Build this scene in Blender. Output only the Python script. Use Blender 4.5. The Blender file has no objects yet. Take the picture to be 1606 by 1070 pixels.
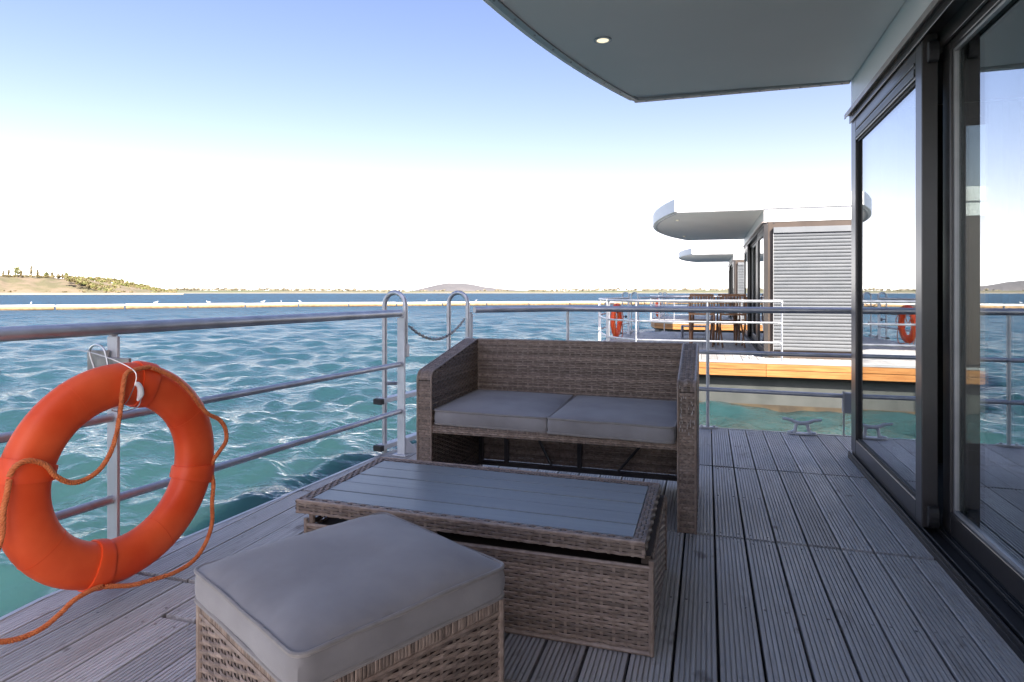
import bpy, bmesh, math, random
import numpy as np
from mathutils import Vector, Matrix, noise as mnoise

random.seed(7)
S = bpy.context.scene
R = math.radians
PI = math.pi

# ------------------------------------------------------------------ camera
cam_d = bpy.data.cameras.new('camera')
cam = bpy.data.objects.new('camera', cam_d)
S.collection.objects.link(cam)
cam.location = (0, 0, 1.03)
cam.rotation_euler = (R(90), 0, R(17.25))
cam_d.sensor_width = 36.0
cam_d.lens = 986 / 1606 * 36
cam_d.shift_y = -76 / 1606
cam_d.clip_start = 0.05
cam_d.clip_end = 20000
S.camera = cam

# ------------------------------------------------------------------ sky, sun, exposure
SUN_EL, SUN_AZ = R(39), R(180 - 42)          # azimuth clockwise from +Y: behind the camera, to the right
SKY_STRENGTH, SUN_STRENGTH = 0.062, 2.2
HAZE_COL, SKY_SAT = (7.1, 6.25, 5.2), 0.94
SKY_TINT = (0.55, 0.52, 0.595)
W = bpy.data.worlds.new('World')
S.world = W
W.use_nodes = True
wn = W.node_tree
wn.nodes.clear()
WL = wn.links
sky = wn.nodes.new('ShaderNodeTexSky')
sky.sky_type = 'NISHITA'
sky.sun_disc = False
sky.sun_elevation = SUN_EL
sky.sun_rotation = SUN_AZ
sky.altitude = 0
sky.air_density = 1.0
sky.dust_density = 3.5
sky.ozone_density = 3.0
# the lowest degrees of the sky keep the tone just above them, under a white band of haze that thins upwards, alike all round
wtc = wn.nodes.new('ShaderNodeTexCoord')
wsx = wn.nodes.new('ShaderNodeSeparateXYZ'); WL.new(wtc.outputs['Generated'], wsx.inputs[0])
wmx = wn.nodes.new('ShaderNodeMath'); wmx.operation = 'MAXIMUM'; wmx.inputs[1].default_value = 0.11; WL.new(wsx.outputs[2], wmx.inputs[0])
wcx = wn.nodes.new('ShaderNodeCombineXYZ'); WL.new(wsx.outputs[0], wcx.inputs[0]); WL.new(wsx.outputs[1], wcx.inputs[1]); WL.new(wmx.outputs[0], wcx.inputs[2])
wnm = wn.nodes.new('ShaderNodeVectorMath'); wnm.operation = 'NORMALIZE'; WL.new(wcx.outputs[0], wnm.inputs[0])
WL.new(wnm.outputs[0], sky.inputs[0])
wab = wn.nodes.new('ShaderNodeMath'); wab.operation = 'MAXIMUM'; wab.inputs[1].default_value = 0.0; WL.new(wsx.outputs[2], wab.inputs[0])
wml = wn.nodes.new('ShaderNodeMath'); wml.operation = 'MULTIPLY'; wml.inputs[1].default_value = -12.0; WL.new(wab.outputs[0], wml.inputs[0])
wex = wn.nodes.new('ShaderNodeMath'); wex.operation = 'EXPONENT'; WL.new(wml.outputs[0], wex.inputs[0])
whz = wn.nodes.new('ShaderNodeVectorMath'); whz.operation = 'SCALE'; whz.inputs[0].default_value = HAZE_COL; WL.new(wex.outputs[0], whz.inputs['Scale'])
wsc = wn.nodes.new('ShaderNodeHueSaturation'); wsc.inputs['Saturation'].default_value = SKY_SAT; WL.new(sky.outputs[0], wsc.inputs['Color'])
wti = wn.nodes.new('ShaderNodeVectorMath'); wti.operation = 'MULTIPLY'; wti.inputs[1].default_value = SKY_TINT; WL.new(wsc.outputs[0], wti.inputs[0])
wad = wn.nodes.new('ShaderNodeVectorMath'); wad.operation = 'ADD'; WL.new(wti.outputs[0], wad.inputs[0]); WL.new(whz.outputs[0], wad.inputs[1])
bg = wn.nodes.new('ShaderNodeBackground')
bg.inputs['Strength'].default_value = SKY_STRENGTH
wo = wn.nodes.new('ShaderNodeOutputWorld')
WL.new(wad.outputs[0], bg.inputs[0])
WL.new(bg.outputs[0], wo.inputs[0])

sd = bpy.data.lights.new('sun', 'SUN')
sd.energy = SUN_STRENGTH
sd.angle = R(0.53)
sd.color = (1.0, 0.93, 0.83)
sun = bpy.data.objects.new('sun', sd)
S.collection.objects.link(sun)
to_sun = Vector((math.sin(SUN_AZ) * math.cos(SUN_EL), math.cos(SUN_AZ) * math.cos(SUN_EL), math.sin(SUN_EL)))
sun.rotation_euler = to_sun.to_track_quat('Z', 'Y').to_euler()
sun.location = (20, -10, 30)

S.view_settings.view_transform = 'Standard'
S.view_settings.look = 'None'
S.view_settings.gamma = 1
S.view_settings.exposure = 3.0
S.view_settings.use_curve_mapping = False
S.cycles.max_bounces = 10
S.cycles.glossy_bounces = 5
S.cycles.transparent_max_bounces = 16
S.cycles.use_denoising = True
S.cycles.caustics_reflective = False
S.cycles.caustics_refractive = False

# ------------------------------------------------------------------ materials
def new_mat(name):
    m = bpy.data.materials.new(name)
    m.use_nodes = True
    return m, m.node_tree, m.node_tree.nodes['Principled BSDF']

def mat(name, c1, c2=None, scale=6.0, stretch=(1, 1, 1), rough=0.5, metal=0.0, spec=0.5,
        bump=0.0, bscale=60.0, bstretch=None, rnd=0.0, attr=None, rough2=None, lo=0.35, hi=0.68, detail=6, bdist=0.01,
        sheen=0.0):
    m, nt, b = new_mat(name)
    N, L = nt.nodes, nt.links
    b.inputs['Roughness'].default_value = rough
    b.inputs['Metallic'].default_value = metal
    b.inputs['Specular IOR Level'].default_value = spec
    b.inputs['Sheen Weight'].default_value = sheen
    tc = N.new('ShaderNodeTexCoord')
    oi = N.new('ShaderNodeObjectInfo')
    add = N.new('ShaderNodeVectorMath'); add.operation = 'ADD'
    mul = N.new('ShaderNodeMath'); mul.operation = 'MULTIPLY'; mul.inputs[1].default_value = 37.0
    L.new(oi.outputs['Random'], mul.inputs[0])
    L.new(tc.outputs['Object'], add.inputs[0]); L.new(mul.outputs[0], add.inputs[1])
    mp = N.new('ShaderNodeMapping'); mp.inputs['Scale'].default_value = stretch
    L.new(add.outputs[0], mp.inputs[0])
    col = None
    if c2 is not None:
        nz = N.new('ShaderNodeTexNoise'); nz.inputs['Scale'].default_value = scale; nz.inputs['Detail'].default_value = detail
        L.new(mp.outputs[0], nz.inputs['Vector'])
        cr = N.new('ShaderNodeValToRGB')
        cr.color_ramp.elements[0].position = lo; cr.color_ramp.elements[0].color = (*c1, 1)
        cr.color_ramp.elements[1].position = hi; cr.color_ramp.elements[1].color = (*c2, 1)
        L.new(nz.outputs[0], cr.inputs[0])
        col = cr.outputs[0]
        if rough2 is not None:
            mr = N.new('ShaderNodeMapRange')
            mr.inputs['To Min'].default_value = rough; mr.inputs['To Max'].default_value = rough2
            L.new(nz.outputs[0], mr.inputs[0]); L.new(mr.outputs[0], b.inputs['Roughness'])
    if rnd or attr:
        hs = N.new('ShaderNodeHueSaturation')
        if col is not None: L.new(col, hs.inputs['Color'])
        else: hs.inputs['Color'].default_value = (*c1, 1)
        mr = N.new('ShaderNodeMapRange')
        if attr:
            at = N.new('ShaderNodeAttribute'); at.attribute_name = attr[0]
            L.new(at.outputs['Fac'], mr.inputs[0])
            mr.inputs['To Min'].default_value = attr[1]; mr.inputs['To Max'].default_value = attr[2]
        else:
            L.new(oi.outputs['Random'], mr.inputs[0])
            mr.inputs['To Min'].default_value = 1 - rnd; mr.inputs['To Max'].default_value = 1 + rnd
        L.new(mr.outputs[0], hs.inputs['Value'])
        col = hs.outputs[0]
    if col is not None: L.new(col, b.inputs['Base Color'])
    else: b.inputs['Base Color'].default_value = (*c1, 1)
    if bump:
        bz = N.new('ShaderNodeTexNoise'); bz.inputs['Scale'].default_value = bscale; bz.inputs['Detail'].default_value = 5
        if bstretch:
            mp2 = N.new('ShaderNodeMapping'); mp2.inputs['Scale'].default_value = bstretch
            L.new(add.outputs[0], mp2.inputs[0]); L.new(mp2.outputs[0], bz.inputs['Vector'])
        else:
            L.new(mp.outputs[0], bz.inputs['Vector'])
        bp = N.new('ShaderNodeBump'); bp.inputs['Strength'].default_value = bump; bp.inputs['Distance'].default_value = bdist
        L.new(bz.outputs[0], bp.inputs['Height']); L.new(bp.outputs[0], b.inputs['Normal'])
    return m

M = {}
M['alu'] = mat('galvanised_tube', (0.42, 0.43, 0.45), (0.58, 0.59, 0.61), 9, rough=0.34, metal=0.85, bump=0.15, bscale=40, rough2=0.5)
M['post'] = mat('galvanised_flat', (0.5, 0.52, 0.54), (0.64, 0.65, 0.67), 7, rough=0.45, metal=0.6, bump=0.1, bscale=50, rough2=0.55)
M['cast'] = mat('cast_aluminium', (0.5, 0.52, 0.55), (0.62, 0.64, 0.66), 14, rough=0.5, metal=0.5, bump=0.3, bscale=90)
M['steel'] = mat('dull_steel', (0.25, 0.24, 0.23), (0.42, 0.4, 0.38), 18, rough=0.4, metal=0.8)
M['white'] = mat('white_coating', (0.78, 0.79, 0.79), (0.83, 0.83, 0.82), 1.6, rough=0.42, bump=0.05, bscale=6)
M['soffit'] = mat('soffit_panel', (0.82, 0.82, 0.8), (0.87, 0.86, 0.84), 1.1, rough=0.55, bump=0.06, bscale=5)
M['edge'] = mat('alu_edge_trim', (0.42, 0.42, 0.42), (0.56, 0.56, 0.55), 5, rough=0.42, metal=0.5)
M['drip'] = mat('bronze_drip_strip', (0.34, 0.3, 0.28), (0.46, 0.41, 0.38), 8, rough=0.4, metal=0.3)
M['frame'] = mat('dark_anodised_frame', (0.036, 0.033, 0.032), (0.055, 0.05, 0.048), 3, rough=0.28, spec=0.7, bump=0.03, bscale=120)
M['brown'] = mat('brown_cladding', (0.062, 0.046, 0.036), (0.085, 0.064, 0.05), 3, stretch=(1, 1, 0.3), rough=0.42)
M['rubber'] = mat('black_rubber', (0.014, 0.014, 0.015), rough=0.6)
M['sill'] = mat('dark_sill', (0.03, 0.036, 0.036), (0.055, 0.06, 0.06), 9, rough=0.4, spec=0.5)
M['hull'] = mat('grey_concrete_hull', (0.045, 0.05, 0.047), (0.078, 0.083, 0.078), 2.2, rough=0.6, bump=0.25, bscale=12)
M['scum'] = mat('waterline_growth', (0.035, 0.025, 0.014), (0.07, 0.05, 0.025), 5, rough=0.7, bump=0.5, bscale=25)
M['under'] = mat('dark_gap_backing', (0.02, 0.018, 0.016), rough=0.9)  # near black: shade of the board gaps put into the colour
M['teak'] = mat('oiled_teak', (0.19, 0.095, 0.045), (0.29, 0.15, 0.075), 6, stretch=(6, 1, 6), rough=0.5, rnd=0.2)
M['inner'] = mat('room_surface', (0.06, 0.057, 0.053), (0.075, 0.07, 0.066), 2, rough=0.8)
M['added_curtain'] = mat('added_curtain_cloth', (0.05, 0.05, 0.05), (0.065, 0.064, 0.062), 8, rough=0.9)
M['slat_blind'] = mat('blind_lamella', (0.15, 0.162, 0.175), (0.18, 0.19, 0.2), 3, rough=0.4, spec=0.4)
M['fabric'] = mat('taupe_cushion_cloth', (0.245, 0.232, 0.226), (0.315, 0.3, 0.293), 7, rough=0.82, spec=0.3, bump=0.35, bscale=900, bdist=0.002, sheen=0.25)
M['piping'] = mat('taupe_piping', (0.24, 0.22, 0.2), (0.28, 0.258, 0.235), 40, rough=0.75, sheen=0.2)
M['tslat'] = mat('grey_composite_slat', (0.2, 0.225, 0.225), (0.24, 0.262, 0.258), 5, stretch=(0.4, 9, 1), rough=0.3, spec=0.5, rnd=0.05, bump=0.06, bscale=40, bstretch=(0.4, 30, 1))
M['wicker'] = mat('brown_wicker', (0.205, 0.15, 0.115), (0.31, 0.24, 0.19), 45, rough=0.4, spec=0.45, attr=('rnd', 0.68, 1.35), bump=0.15, bscale=220)
M['chafe'] = mat('bleached_wicker', (0.5, 0.47, 0.43), (0.66, 0.63, 0.6), 200, rough=0.7)
M['wback'] = mat('dark_wicker_backing', (0.045, 0.03, 0.021), rough=0.7)
M['wire'] = mat('steel_wire', (0.6, 0.6, 0.62), rough=0.3, metal=0.9)
M['ring'] = mat('orange_ring_shell', (0.68, 0.06, 0.01), (0.84, 0.12, 0.03), 5, rough=0.42, spec=0.4, bump=0.08, bscale=9, rough2=0.55)
M['strap'] = mat('orange_ring_strap', (0.76, 0.07, 0.012), (0.8, 0.09, 0.016), 9, rough=0.5, bump=0.1, bscale=30)
M['rope'] = mat('orange_rope', (0.5, 0.12, 0.03), (0.66, 0.2, 0.06), 60, rough=0.7, bump=0.4, bscale=300, bdist=0.002)
M['gull'] = mat('gull_feather', (0.78, 0.78, 0.78), (0.6, 0.6, 0.62), 6, rough=0.7)
M['float'] = mat('boom_plastic', (0.5, 0.48, 0.43), (0.58, 0.56, 0.5), 2, rough=0.5, rnd=0.06)
M['skirt'] = mat('boom_waterline', (0.16, 0.1, 0.045), (0.26, 0.17, 0.08), 3, rough=0.7)
M['plug'] = mat('white_plastic', (0.75, 0.75, 0.74), rough=0.4)
M['greybox'] = mat('grey_plastic_box', (0.3, 0.31, 0.33), (0.36, 0.37, 0.39), 4, rough=0.5)

def lamp_mat():
    m, nt, b = new_mat('lit_lens')
    b.inputs['Base Color'].default_value = (0.9, 0.85, 0.7, 1)
    b.inputs['Emission Color'].default_value = (1.0, 0.86, 0.56, 1)
    b.inputs['Emission Strength'].default_value = 0.16
    return m
M['lens'] = lamp_mat()

def glass_mat():
    m, nt, b = new_mat('window_glass')
    N, L = nt.nodes, nt.links
    N.remove(b)
    out = N['Material Output']
    lw = N.new('ShaderNodeLayerWeight'); lw.inputs['Blend'].default_value = 0.5
    pw = N.new('ShaderNodeMath'); pw.operation = 'POWER'; pw.inputs[1].default_value = 2.0
    L.new(lw.outputs['Facing'], pw.inputs[0])
    mr = N.new('ShaderNodeMapRange'); mr.inputs['To Min'].default_value = 0.1; mr.inputs['To Max'].default_value = 0.97
    L.new(pw.outputs[0], mr.inputs[0])
    tr = N.new('ShaderNodeBsdfTransparent'); tr.inputs[0].default_value = (0.86, 0.9, 0.89, 1)
    gl = N.new('ShaderNodeBsdfGlossy'); gl.inputs['Roughness'].default_value = 0.0; gl.inputs[0].default_value = (0.97, 0.99, 1, 1)
    mx = N.new('ShaderNodeMixShader')
    L.new(mr.outputs[0], mx.inputs[0]); L.new(tr.outputs[0], mx.inputs[1]); L.new(gl.outputs[0], mx.inputs[2])
    L.new(mx.outputs[0], out.inputs[0])
    return m
M['glass'] = glass_mat()

def plank_mat(name, base, dark, light, knot, sat_rnd=0.17):
    """weathered softwood board: long grain, scattered knots, blotchy greying, per-board tone"""
    m, nt, b = new_mat(name)
    N, L = nt.nodes, nt.links
    tc = N.new('ShaderNodeTexCoord'); oi = N.new('ShaderNodeObjectInfo')
    mul = N.new('ShaderNodeMath'); mul.operation = 'MULTIPLY'; mul.inputs[1].default_value = 53.0
    L.new(oi.outputs['Random'], mul.inputs[0])
    add = N.new('ShaderNodeVectorMath'); add.operation = 'ADD'
    L.new(tc.outputs['Object'], add.inputs[0]); L.new(mul.outputs[0], add.inputs[1])
    def noise(scale, stretch, detail=6, dist=0.0):
        mp = N.new('ShaderNodeMapping'); mp.inputs['Scale'].default_value = stretch
        L.new(add.outputs[0], mp.inputs[0])
        n = N.new('ShaderNodeTexNoise'); n.inputs['Scale'].default_value = scale; n.inputs['Detail'].default_value = detail
        n.inputs['Distortion'].default_value = dist
        L.new(mp.outputs[0], n.inputs['Vector'])
        return n.outputs[0]
    def ramp(v, a, bb, p0, p1):
        r = N.new('ShaderNodeValToRGB')
        r.color_ramp.elements[0].position = p0; r.color_ramp.elements[1].position = p1
        r.color_ramp.elements[0].color = (*a, 1); r.color_ramp.elements[1].color = (*bb, 1)
        L.new(v, r.inputs[0]); return r.outputs[0]
    grain = noise(9, (9, 0.45, 9), 8, 0.6)
    c = ramp(grain, dark, light, 0.32, 0.7)
    blot = noise(2.2, (1.5, 0.7, 1), 5)
    mx = N.new('ShaderNodeMix'); mx.data_type = 'RGBA'
    f = ramp(blot, (0, 0, 0), (0.7, 0.7, 0.7), 0.42, 0.66)
    L.new(f, mx.inputs[0]); L.new(c, mx.inputs[6]); mx.inputs[7].default_value = (*base, 1)
    vo = N.new('ShaderNodeTexVoronoi'); vo.inputs['Scale'].default_value = 4.2
    mpv = N.new('ShaderNodeMapping'); mpv.inputs['Scale'].default_value = (1.3, 0.72, 1)
    L.new(add.outputs[0], mpv.inputs[0])
    wob = N.new('ShaderNodeTexNoise'); wob.inputs['Scale'].default_value = 14; L.new(add.outputs[0], wob.inputs['Vector'])
    wm = N.new('ShaderNodeVectorMath'); wm.operation = 'MULTIPLY_ADD'; wm.inputs[1].default_value = (0.09, 0.09, 0.09)
    L.new(wob.outputs['Color'], wm.inputs[0]); L.new(mpv.outputs[0], wm.inputs[2])
    L.new(wm.outputs[0], vo.inputs['Vector'])
    kf = ramp(vo.outputs['Distance'], (1, 1, 1), (0, 0, 0), 0.06, 0.14)
    sel = N.new('ShaderNodeSeparateColor'); L.new(vo.outputs['Color'], sel.inputs[0])
    gt = N.new('ShaderNodeMath'); gt.operation = 'GREATER_THAN'; gt.inputs[1].default_value = 0.36
    L.new(sel.outputs[0], gt.inputs[0])
    km = N.new('ShaderNodeMath'); km.operation = 'MULTIPLY'; L.new(kf, km.inputs[0]); L.new(gt.outputs[0], km.inputs[1])
    km2 = N.new('ShaderNodeMath'); km2.operation = 'MULTIPLY'; km2.inputs[1].default_value = 0.8; L.new(km.outputs[0], km2.inputs[0])
    mk = N.new('ShaderNodeMix'); mk.data_type = 'RGBA'
    L.new(km2.outputs[0], mk.inputs[0]); L.new(mx.outputs[2], mk.inputs[6]); mk.inputs[7].default_value = (*knot, 1)
    # small scuffs and stains
    sc = noise(7, (2.2, 1.0, 1), 9, 1.2)
    sf = ramp(sc, (0, 0, 0), (0.55, 0.55, 0.55), 0.6, 0.76)
    ms = N.new('ShaderNodeMix'); ms.data_type = 'RGBA'
    L.new(sf, ms.inputs[0]); L.new(mk.outputs[2], ms.inputs[6]); ms.inputs[7].default_value = (*[k * 1.4 for k in knot], 1)
    hs = N.new('ShaderNodeHueSaturation')
    mr = N.new('ShaderNodeMapRange'); mr.inputs['To Min'].default_value = 1 - sat_rnd; mr.inputs['To Max'].default_value = 1 + sat_rnd
    L.new(oi.outputs['Random'], mr.inputs[0]); L.new(mr.outputs[0], hs.inputs['Value']); L.new(ms.outputs[2], hs.inputs['Color'])
    L.new(hs.outputs[0], b.inputs['Base Color'])
    b.inputs['Roughness'].default_value = 0.5
    b.inputs['Specular IOR Level'].default_value = 0.6
    rr = N.new('ShaderNodeMapRange'); rr.inputs['To Min'].default_value = 0.34; rr.inputs['To Max'].default_value = 0.6
    L.new(blot, rr.inputs[0]); L.new(rr.outputs[0], b.inputs['Roughness'])
    bp = N.new('ShaderNodeBump'); bp.inputs['Strength'].default_value = 0.35; bp.inputs['Distance'].default_value = 0.004
    L.new(grain, bp.inputs['Height']); L.new(bp.outputs[0], b.inputs['Normal'])
    return m
M['plank'] = plank_mat('weathered_deck_board', (0.49, 0.48, 0.46), (0.37, 0.35, 0.33), (0.56, 0.55, 0.53), (0.13, 0.1, 0.08))

def beam_mat():
    m = mat('orange_larch_beam', (0.3, 0.12, 0.032), (0.42, 0.2, 0.065), 5, stretch=(0.6, 0.6, 9), rough=0.5, rnd=0.1, bump=0.1, bscale=20)
    return m
M['beam'] = beam_mat()

def water_mat():
    m, nt, b = new_mat('lake_water')
    N, L = nt.nodes, nt.links
    N.remove(b)
    out = N['Material Output']
    tc = N.new('ShaderNodeTexCoord')
    def nz(s, d, vec, r=0.5):
        n = N.new('ShaderNodeTexNoise'); n.inputs['Scale'].default_value = s; n.inputs['Detail'].default_value = d; n.inputs['Roughness'].default_value = r
        L.new(vec, n.inputs['Vector']); return n.outputs[0]
    def mix(f, a, c):
        x = N.new('ShaderNodeMix'); x.data_type = 'RGBA'
        if isinstance(f, float): x.inputs[0].default_value = f
        else: L.new(f, x.inputs[0])
        for i, v in ((6, a), (7, c)):
            if isinstance(v, tuple): x.inputs[i].default_value = (*v, 1)
            else: L.new(v, x.inputs[i])
        return x.outputs[2]
    def rng_(v, f0, f1, t0=0.0, t1=1.0):
        x = N.new('ShaderNodeMapRange'); L.new(v, x.inputs[0])
        for k, q in enumerate((f0, f1, t0, t1)): x.inputs[k + 1].default_value = q
        return x.outputs[0]
    obj = tc.outputs['Object']
    # greener near the boats, sky's blue reflection painted into the colour farther out
    dp = N.new('ShaderNodeAttribute'); dp.attribute_name = 'far_mix'
    patch = nz(0.16, 4, obj)
    near = mix(rng_(patch, 0.36, 0.66), (0.014, 0.042, 0.047), (0.019, 0.053, 0.053))
    body = mix(dp.outputs['Fac'], near, (0.007, 0.04, 0.074))
    # foam: broken white on steep crests; by the deck it also lightens shaded water
    fa = N.new('ShaderNodeAttribute'); fa.attribute_name = 'foam'
    fm = N.new('ShaderNodeMath'); fm.operation = 'ADD'; L.new(fa.outputs['Fac'], fm.inputs[0]); L.new(nz(6.5, 9, obj, 0.72), fm.inputs[1])
    foam = rng_(fm.outputs[0], 1.02, 1.3)
    col = mix(foam, body, (0.6, 0.66, 0.66))
    mp = N.new('ShaderNodeMapping'); mp.inputs['Rotation'].default_value = (0, 0, R(28)); mp.inputs['Scale'].default_value = (0.75, 1.35, 1)
    L.new(obj, mp.inputs[0])
    b0 = N.new('ShaderNodeBump'); b0.inputs['Distance'].default_value = 0.5
    L.new(rng_(dp.outputs['Fac'], 0.15, 0.8, 0.0, 0.5), b0.inputs['Strength']); L.new(nz(0.42, 4, mp.outputs[0]), b0.inputs['Height'])
    b1 = N.new('ShaderNodeBump'); b1.inputs['Strength'].default_value = 0.5; b1.inputs['Distance'].default_value = 0.06
    L.new(nz(3.4, 3, mp.outputs[0]), b1.inputs['Height'])
    bm_ = N.new('ShaderNodeBump'); bm_.inputs['Distance'].default_value = 0.2
    L.new(rng_(dp.outputs['Fac'], 0.1, 0.6, 0.0, 0.55), bm_.inputs['Strength']); L.new(nz(1.3, 3, mp.outputs[0]), bm_.inputs['Height'])
    L.new(b0.outputs[0], bm_.inputs['Normal']); L.new(bm_.outputs[0], b1.inputs['Normal'])
    b2 = N.new('ShaderNodeBump'); b2.inputs['Strength'].default_value = 0.7; b2.inputs['Distance'].default_value = 0.035
    L.new(nz(9, 3, mp.outputs[0]), b2.inputs['Height']); L.new(b1.outputs[0], b2.inputs['Normal'])
    df = N.new('ShaderNodeSubsurfaceScattering'); df.falloff = 'BURLEY'; L.new(col, df.inputs['Color']); L.new(b1.outputs[0], df.inputs['Normal'])
    df.inputs['Scale'].default_value = 1.0; df.inputs['Radius'].default_value = (0.4, 0.9, 0.9)
    gl = N.new('ShaderNodeBsdfGlossy'); L.new(b2.outputs[0], gl.inputs['Normal'])
    gl.inputs[0].default_value = (1, 1, 1, 1)
    ro = N.new('ShaderNodeMath'); ro.operation = 'MULTIPLY_ADD'; ro.inputs[1].default_value = 0.28; ro.inputs[2].default_value = 0.05
    L.new(dp.outputs['Fac'], ro.inputs[0]); L.new(ro.outputs[0], gl.inputs['Roughness'])
    lw = N.new('ShaderNodeLayerWeight'); lw.inputs['Blend'].default_value = 0.5; L.new(b2.outputs[0], lw.inputs['Normal'])
    pw = N.new('ShaderNodeMath'); pw.operation = 'POWER'; pw.inputs[1].default_value = 4.0; L.new(lw.outputs['Facing'], pw.inputs[0])
    cap = N.new('ShaderNodeMath'); cap.operation = 'MULTIPLY_ADD'; cap.inputs[1].default_value = -0.44; cap.inputs[2].default_value = 0.62; L.new(dp.outputs['Fac'], cap.inputs[0])
    fr = N.new('ShaderNodeMath'); fr.operation = 'MULTIPLY'; L.new(pw.outputs[0], fr.inputs[0]); L.new(cap.outputs[0], fr.inputs[1])
    f2 = N.new('ShaderNodeMath'); f2.operation = 'ADD'; f2.inputs[1].default_value = 0.025; L.new(fr.outputs[0], f2.inputs[0])
    inv = rng_(foam, 0, 1, 1, 0.1)
    f3 = N.new('ShaderNodeMath'); f3.operation = 'MULTIPLY'; L.new(f2.outputs[0], f3.inputs[0]); L.new(inv, f3.inputs[1])
    ms = N.new('ShaderNodeMixShader'); L.new(f3.outputs[0], ms.inputs[0]); L.new(df.outputs[0], ms.inputs[1]); L.new(gl.outputs[0], ms.inputs[2])
    L.new(ms.outputs[0], out.inputs[0])
    return m
M['water'] = water_mat()

M['sand'] = mat('sandy_bank', (0.17, 0.13, 0.085), (0.11, 0.098, 0.05), 0.06, rough=0.9, lo=0.42, hi=0.58, bump=0.5, bscale=0.2, bdist=1.0)
M['far_land'] = mat('distant_fields', (0.14, 0.125, 0.075), (0.1, 0.11, 0.05), 0.006, rough=0.9, lo=0.4, hi=0.6)
M['heap'] = mat('hazed_heap', (0.095, 0.092, 0.095), (0.12, 0.112, 0.112), 0.012, rough=0.9, bump=0.5, bscale=0.02, bdist=8)  # distance haze put into the colour as lilac grey
M['shore'] = mat('pale_beach', (0.24, 0.215, 0.17), (0.2, 0.18, 0.14), 0.05, rough=0.9)
M['leaf_a'] = mat('spring_foliage', (0.1, 0.115, 0.025), (0.15, 0.14, 0.04), 0.12, rough=0.7)
M['leaf_b'] = mat('olive_foliage', (0.11, 0.09, 0.035), (0.15, 0.12, 0.05), 0.12, rough=0.7)
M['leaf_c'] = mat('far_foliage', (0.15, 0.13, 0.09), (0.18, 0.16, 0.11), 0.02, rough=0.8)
M['bark'] = mat('bark', (0.08, 0.06, 0.045), rough=0.9)

# ------------------------------------------------------------------ mesh helpers
class MB:
    def __init__(s): s.v, s.f, s.a = [], [], []
    def add(s, vs, fs, a=0.5):
        o = len(s.v); s.v.extend(vs); s.f.extend([tuple(o + i for i in f) for f in fs]); s.a.extend([a] * len(fs)); return s
    def box(s, x0, x1, y0, y1, z0, z1, a=0.5):
        return s.add([(x0, y0, z0), (x1, y0, z0), (x1, y1, z0), (x0, y1, z0), (x0, y0, z1), (x1, y0, z1), (x1, y1, z1), (x0, y1, z1)],
                     [(3, 2, 1, 0), (4, 5, 6, 7), (0, 1, 5, 4), (1, 2, 6, 5), (2, 3, 7, 6), (3, 0, 4, 7)], a)
    def obox(s, p, ux, uy, hx, hy, z0, z1):
        """box centred at p (x,y) with horizontal axes ux, uy (unit 2-vectors) and half sizes"""
        c = []
        for z in (z0, z1):
            for a, b in ((-1, -1), (1, -1), (1, 1), (-1, 1)):
                c.append((p[0] + ux[0] * a * hx + uy[0] * b * hy, p[1] + ux[1] * a * hx + uy[1] * b * hy, z))
        return s.add(c, [(3, 2, 1, 0), (4, 5, 6, 7), (0, 1, 5, 4), (1, 2, 6, 5), (2, 3, 7, 6), (3, 0, 4, 7)])
    def prism(s, poly, z0, z1, fn=None):
        """poly: list of (a,b); extruded in z, or along another axis with fn(a,b,z)->xyz"""
        fn = fn or (lambda a, b, z: (a, b, z))
        n = len(poly)
        vs = [fn(a, b, z0) for a, b in poly] + [fn(a, b, z1) for a, b in poly]
        fs = [tuple(range(n - 1, -1, -1)), tuple(range(n, 2 * n))] + [(i, (i + 1) % n, n + (i + 1) % n, n + i) for i in range(n)]
        return s.add(vs, fs)
    def tube(s, pts, r, n=8, closed=False, caps=True, a=0.5):
        pts = [Vector(p) for p in pts]; m = len(pts)
        rs = r if isinstance(r, (list, tuple)) else [r] * m
        vs, fs = [], []
        prev = None
        for i in range(m):
            if closed: t = pts[(i + 1) % m] - pts[i - 1]
            else: t = pts[min(i + 1, m - 1)] - pts[max(i - 1, 0)]
            t.normalize()
            if prev is None:
                up = Vector((0, 0, 1)) if abs(t.z) < 0.9 else Vector((1, 0, 0))
                nx = up.cross(t).normalized()
            else:
                nx = (prev - t * prev.dot(t)).normalized()
            prev = nx
            ny = t.cross(nx)
            for k in range(n):
                w = 2 * PI * k / n
                vs.append(tuple(pts[i] + (nx * math.cos(w) + ny * math.sin(w)) * rs[i]))
        for i in range(m if closed else m - 1):
            j = (i + 1) % m
            for k in range(n):
                fs.append((i * n + k, i * n + (k + 1) % n, j * n + (k + 1) % n, j * n + k))
        if caps and not closed:
            fs.append(tuple(range(n - 1, -1, -1))); fs.append(tuple((m - 1) * n + k for k in range(n)))
        return s.add(vs, fs, a)
    def cyl(s, c, r, z0, z1, n=16):
        return s.tube([(c[0], c[1], z0), (c[0], c[1], z1)], r, n)
    def build(s, name, mt, parent=None, smooth=False, bev=0.0, kind=None, label=None, cat=None, group=None, loc=None, seg=2):
        me = bpy.data.meshes.new(name)
        off = Vector(loc) if loc is not None else Vector((0, 0, 0))
        me.from_pydata([tuple(Vector(v) - off) for v in s.v], [], s.f)
        me.update()
        at = me.attributes.new('rnd', 'FLOAT', 'FACE')
        at.data.foreach_set('value', np.array(s.a, dtype=np.float32))
        if smooth: me.shade_smooth()
        return link(name, me, mt, parent, bev, kind, label, cat, group, off, seg, smooth)

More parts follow.
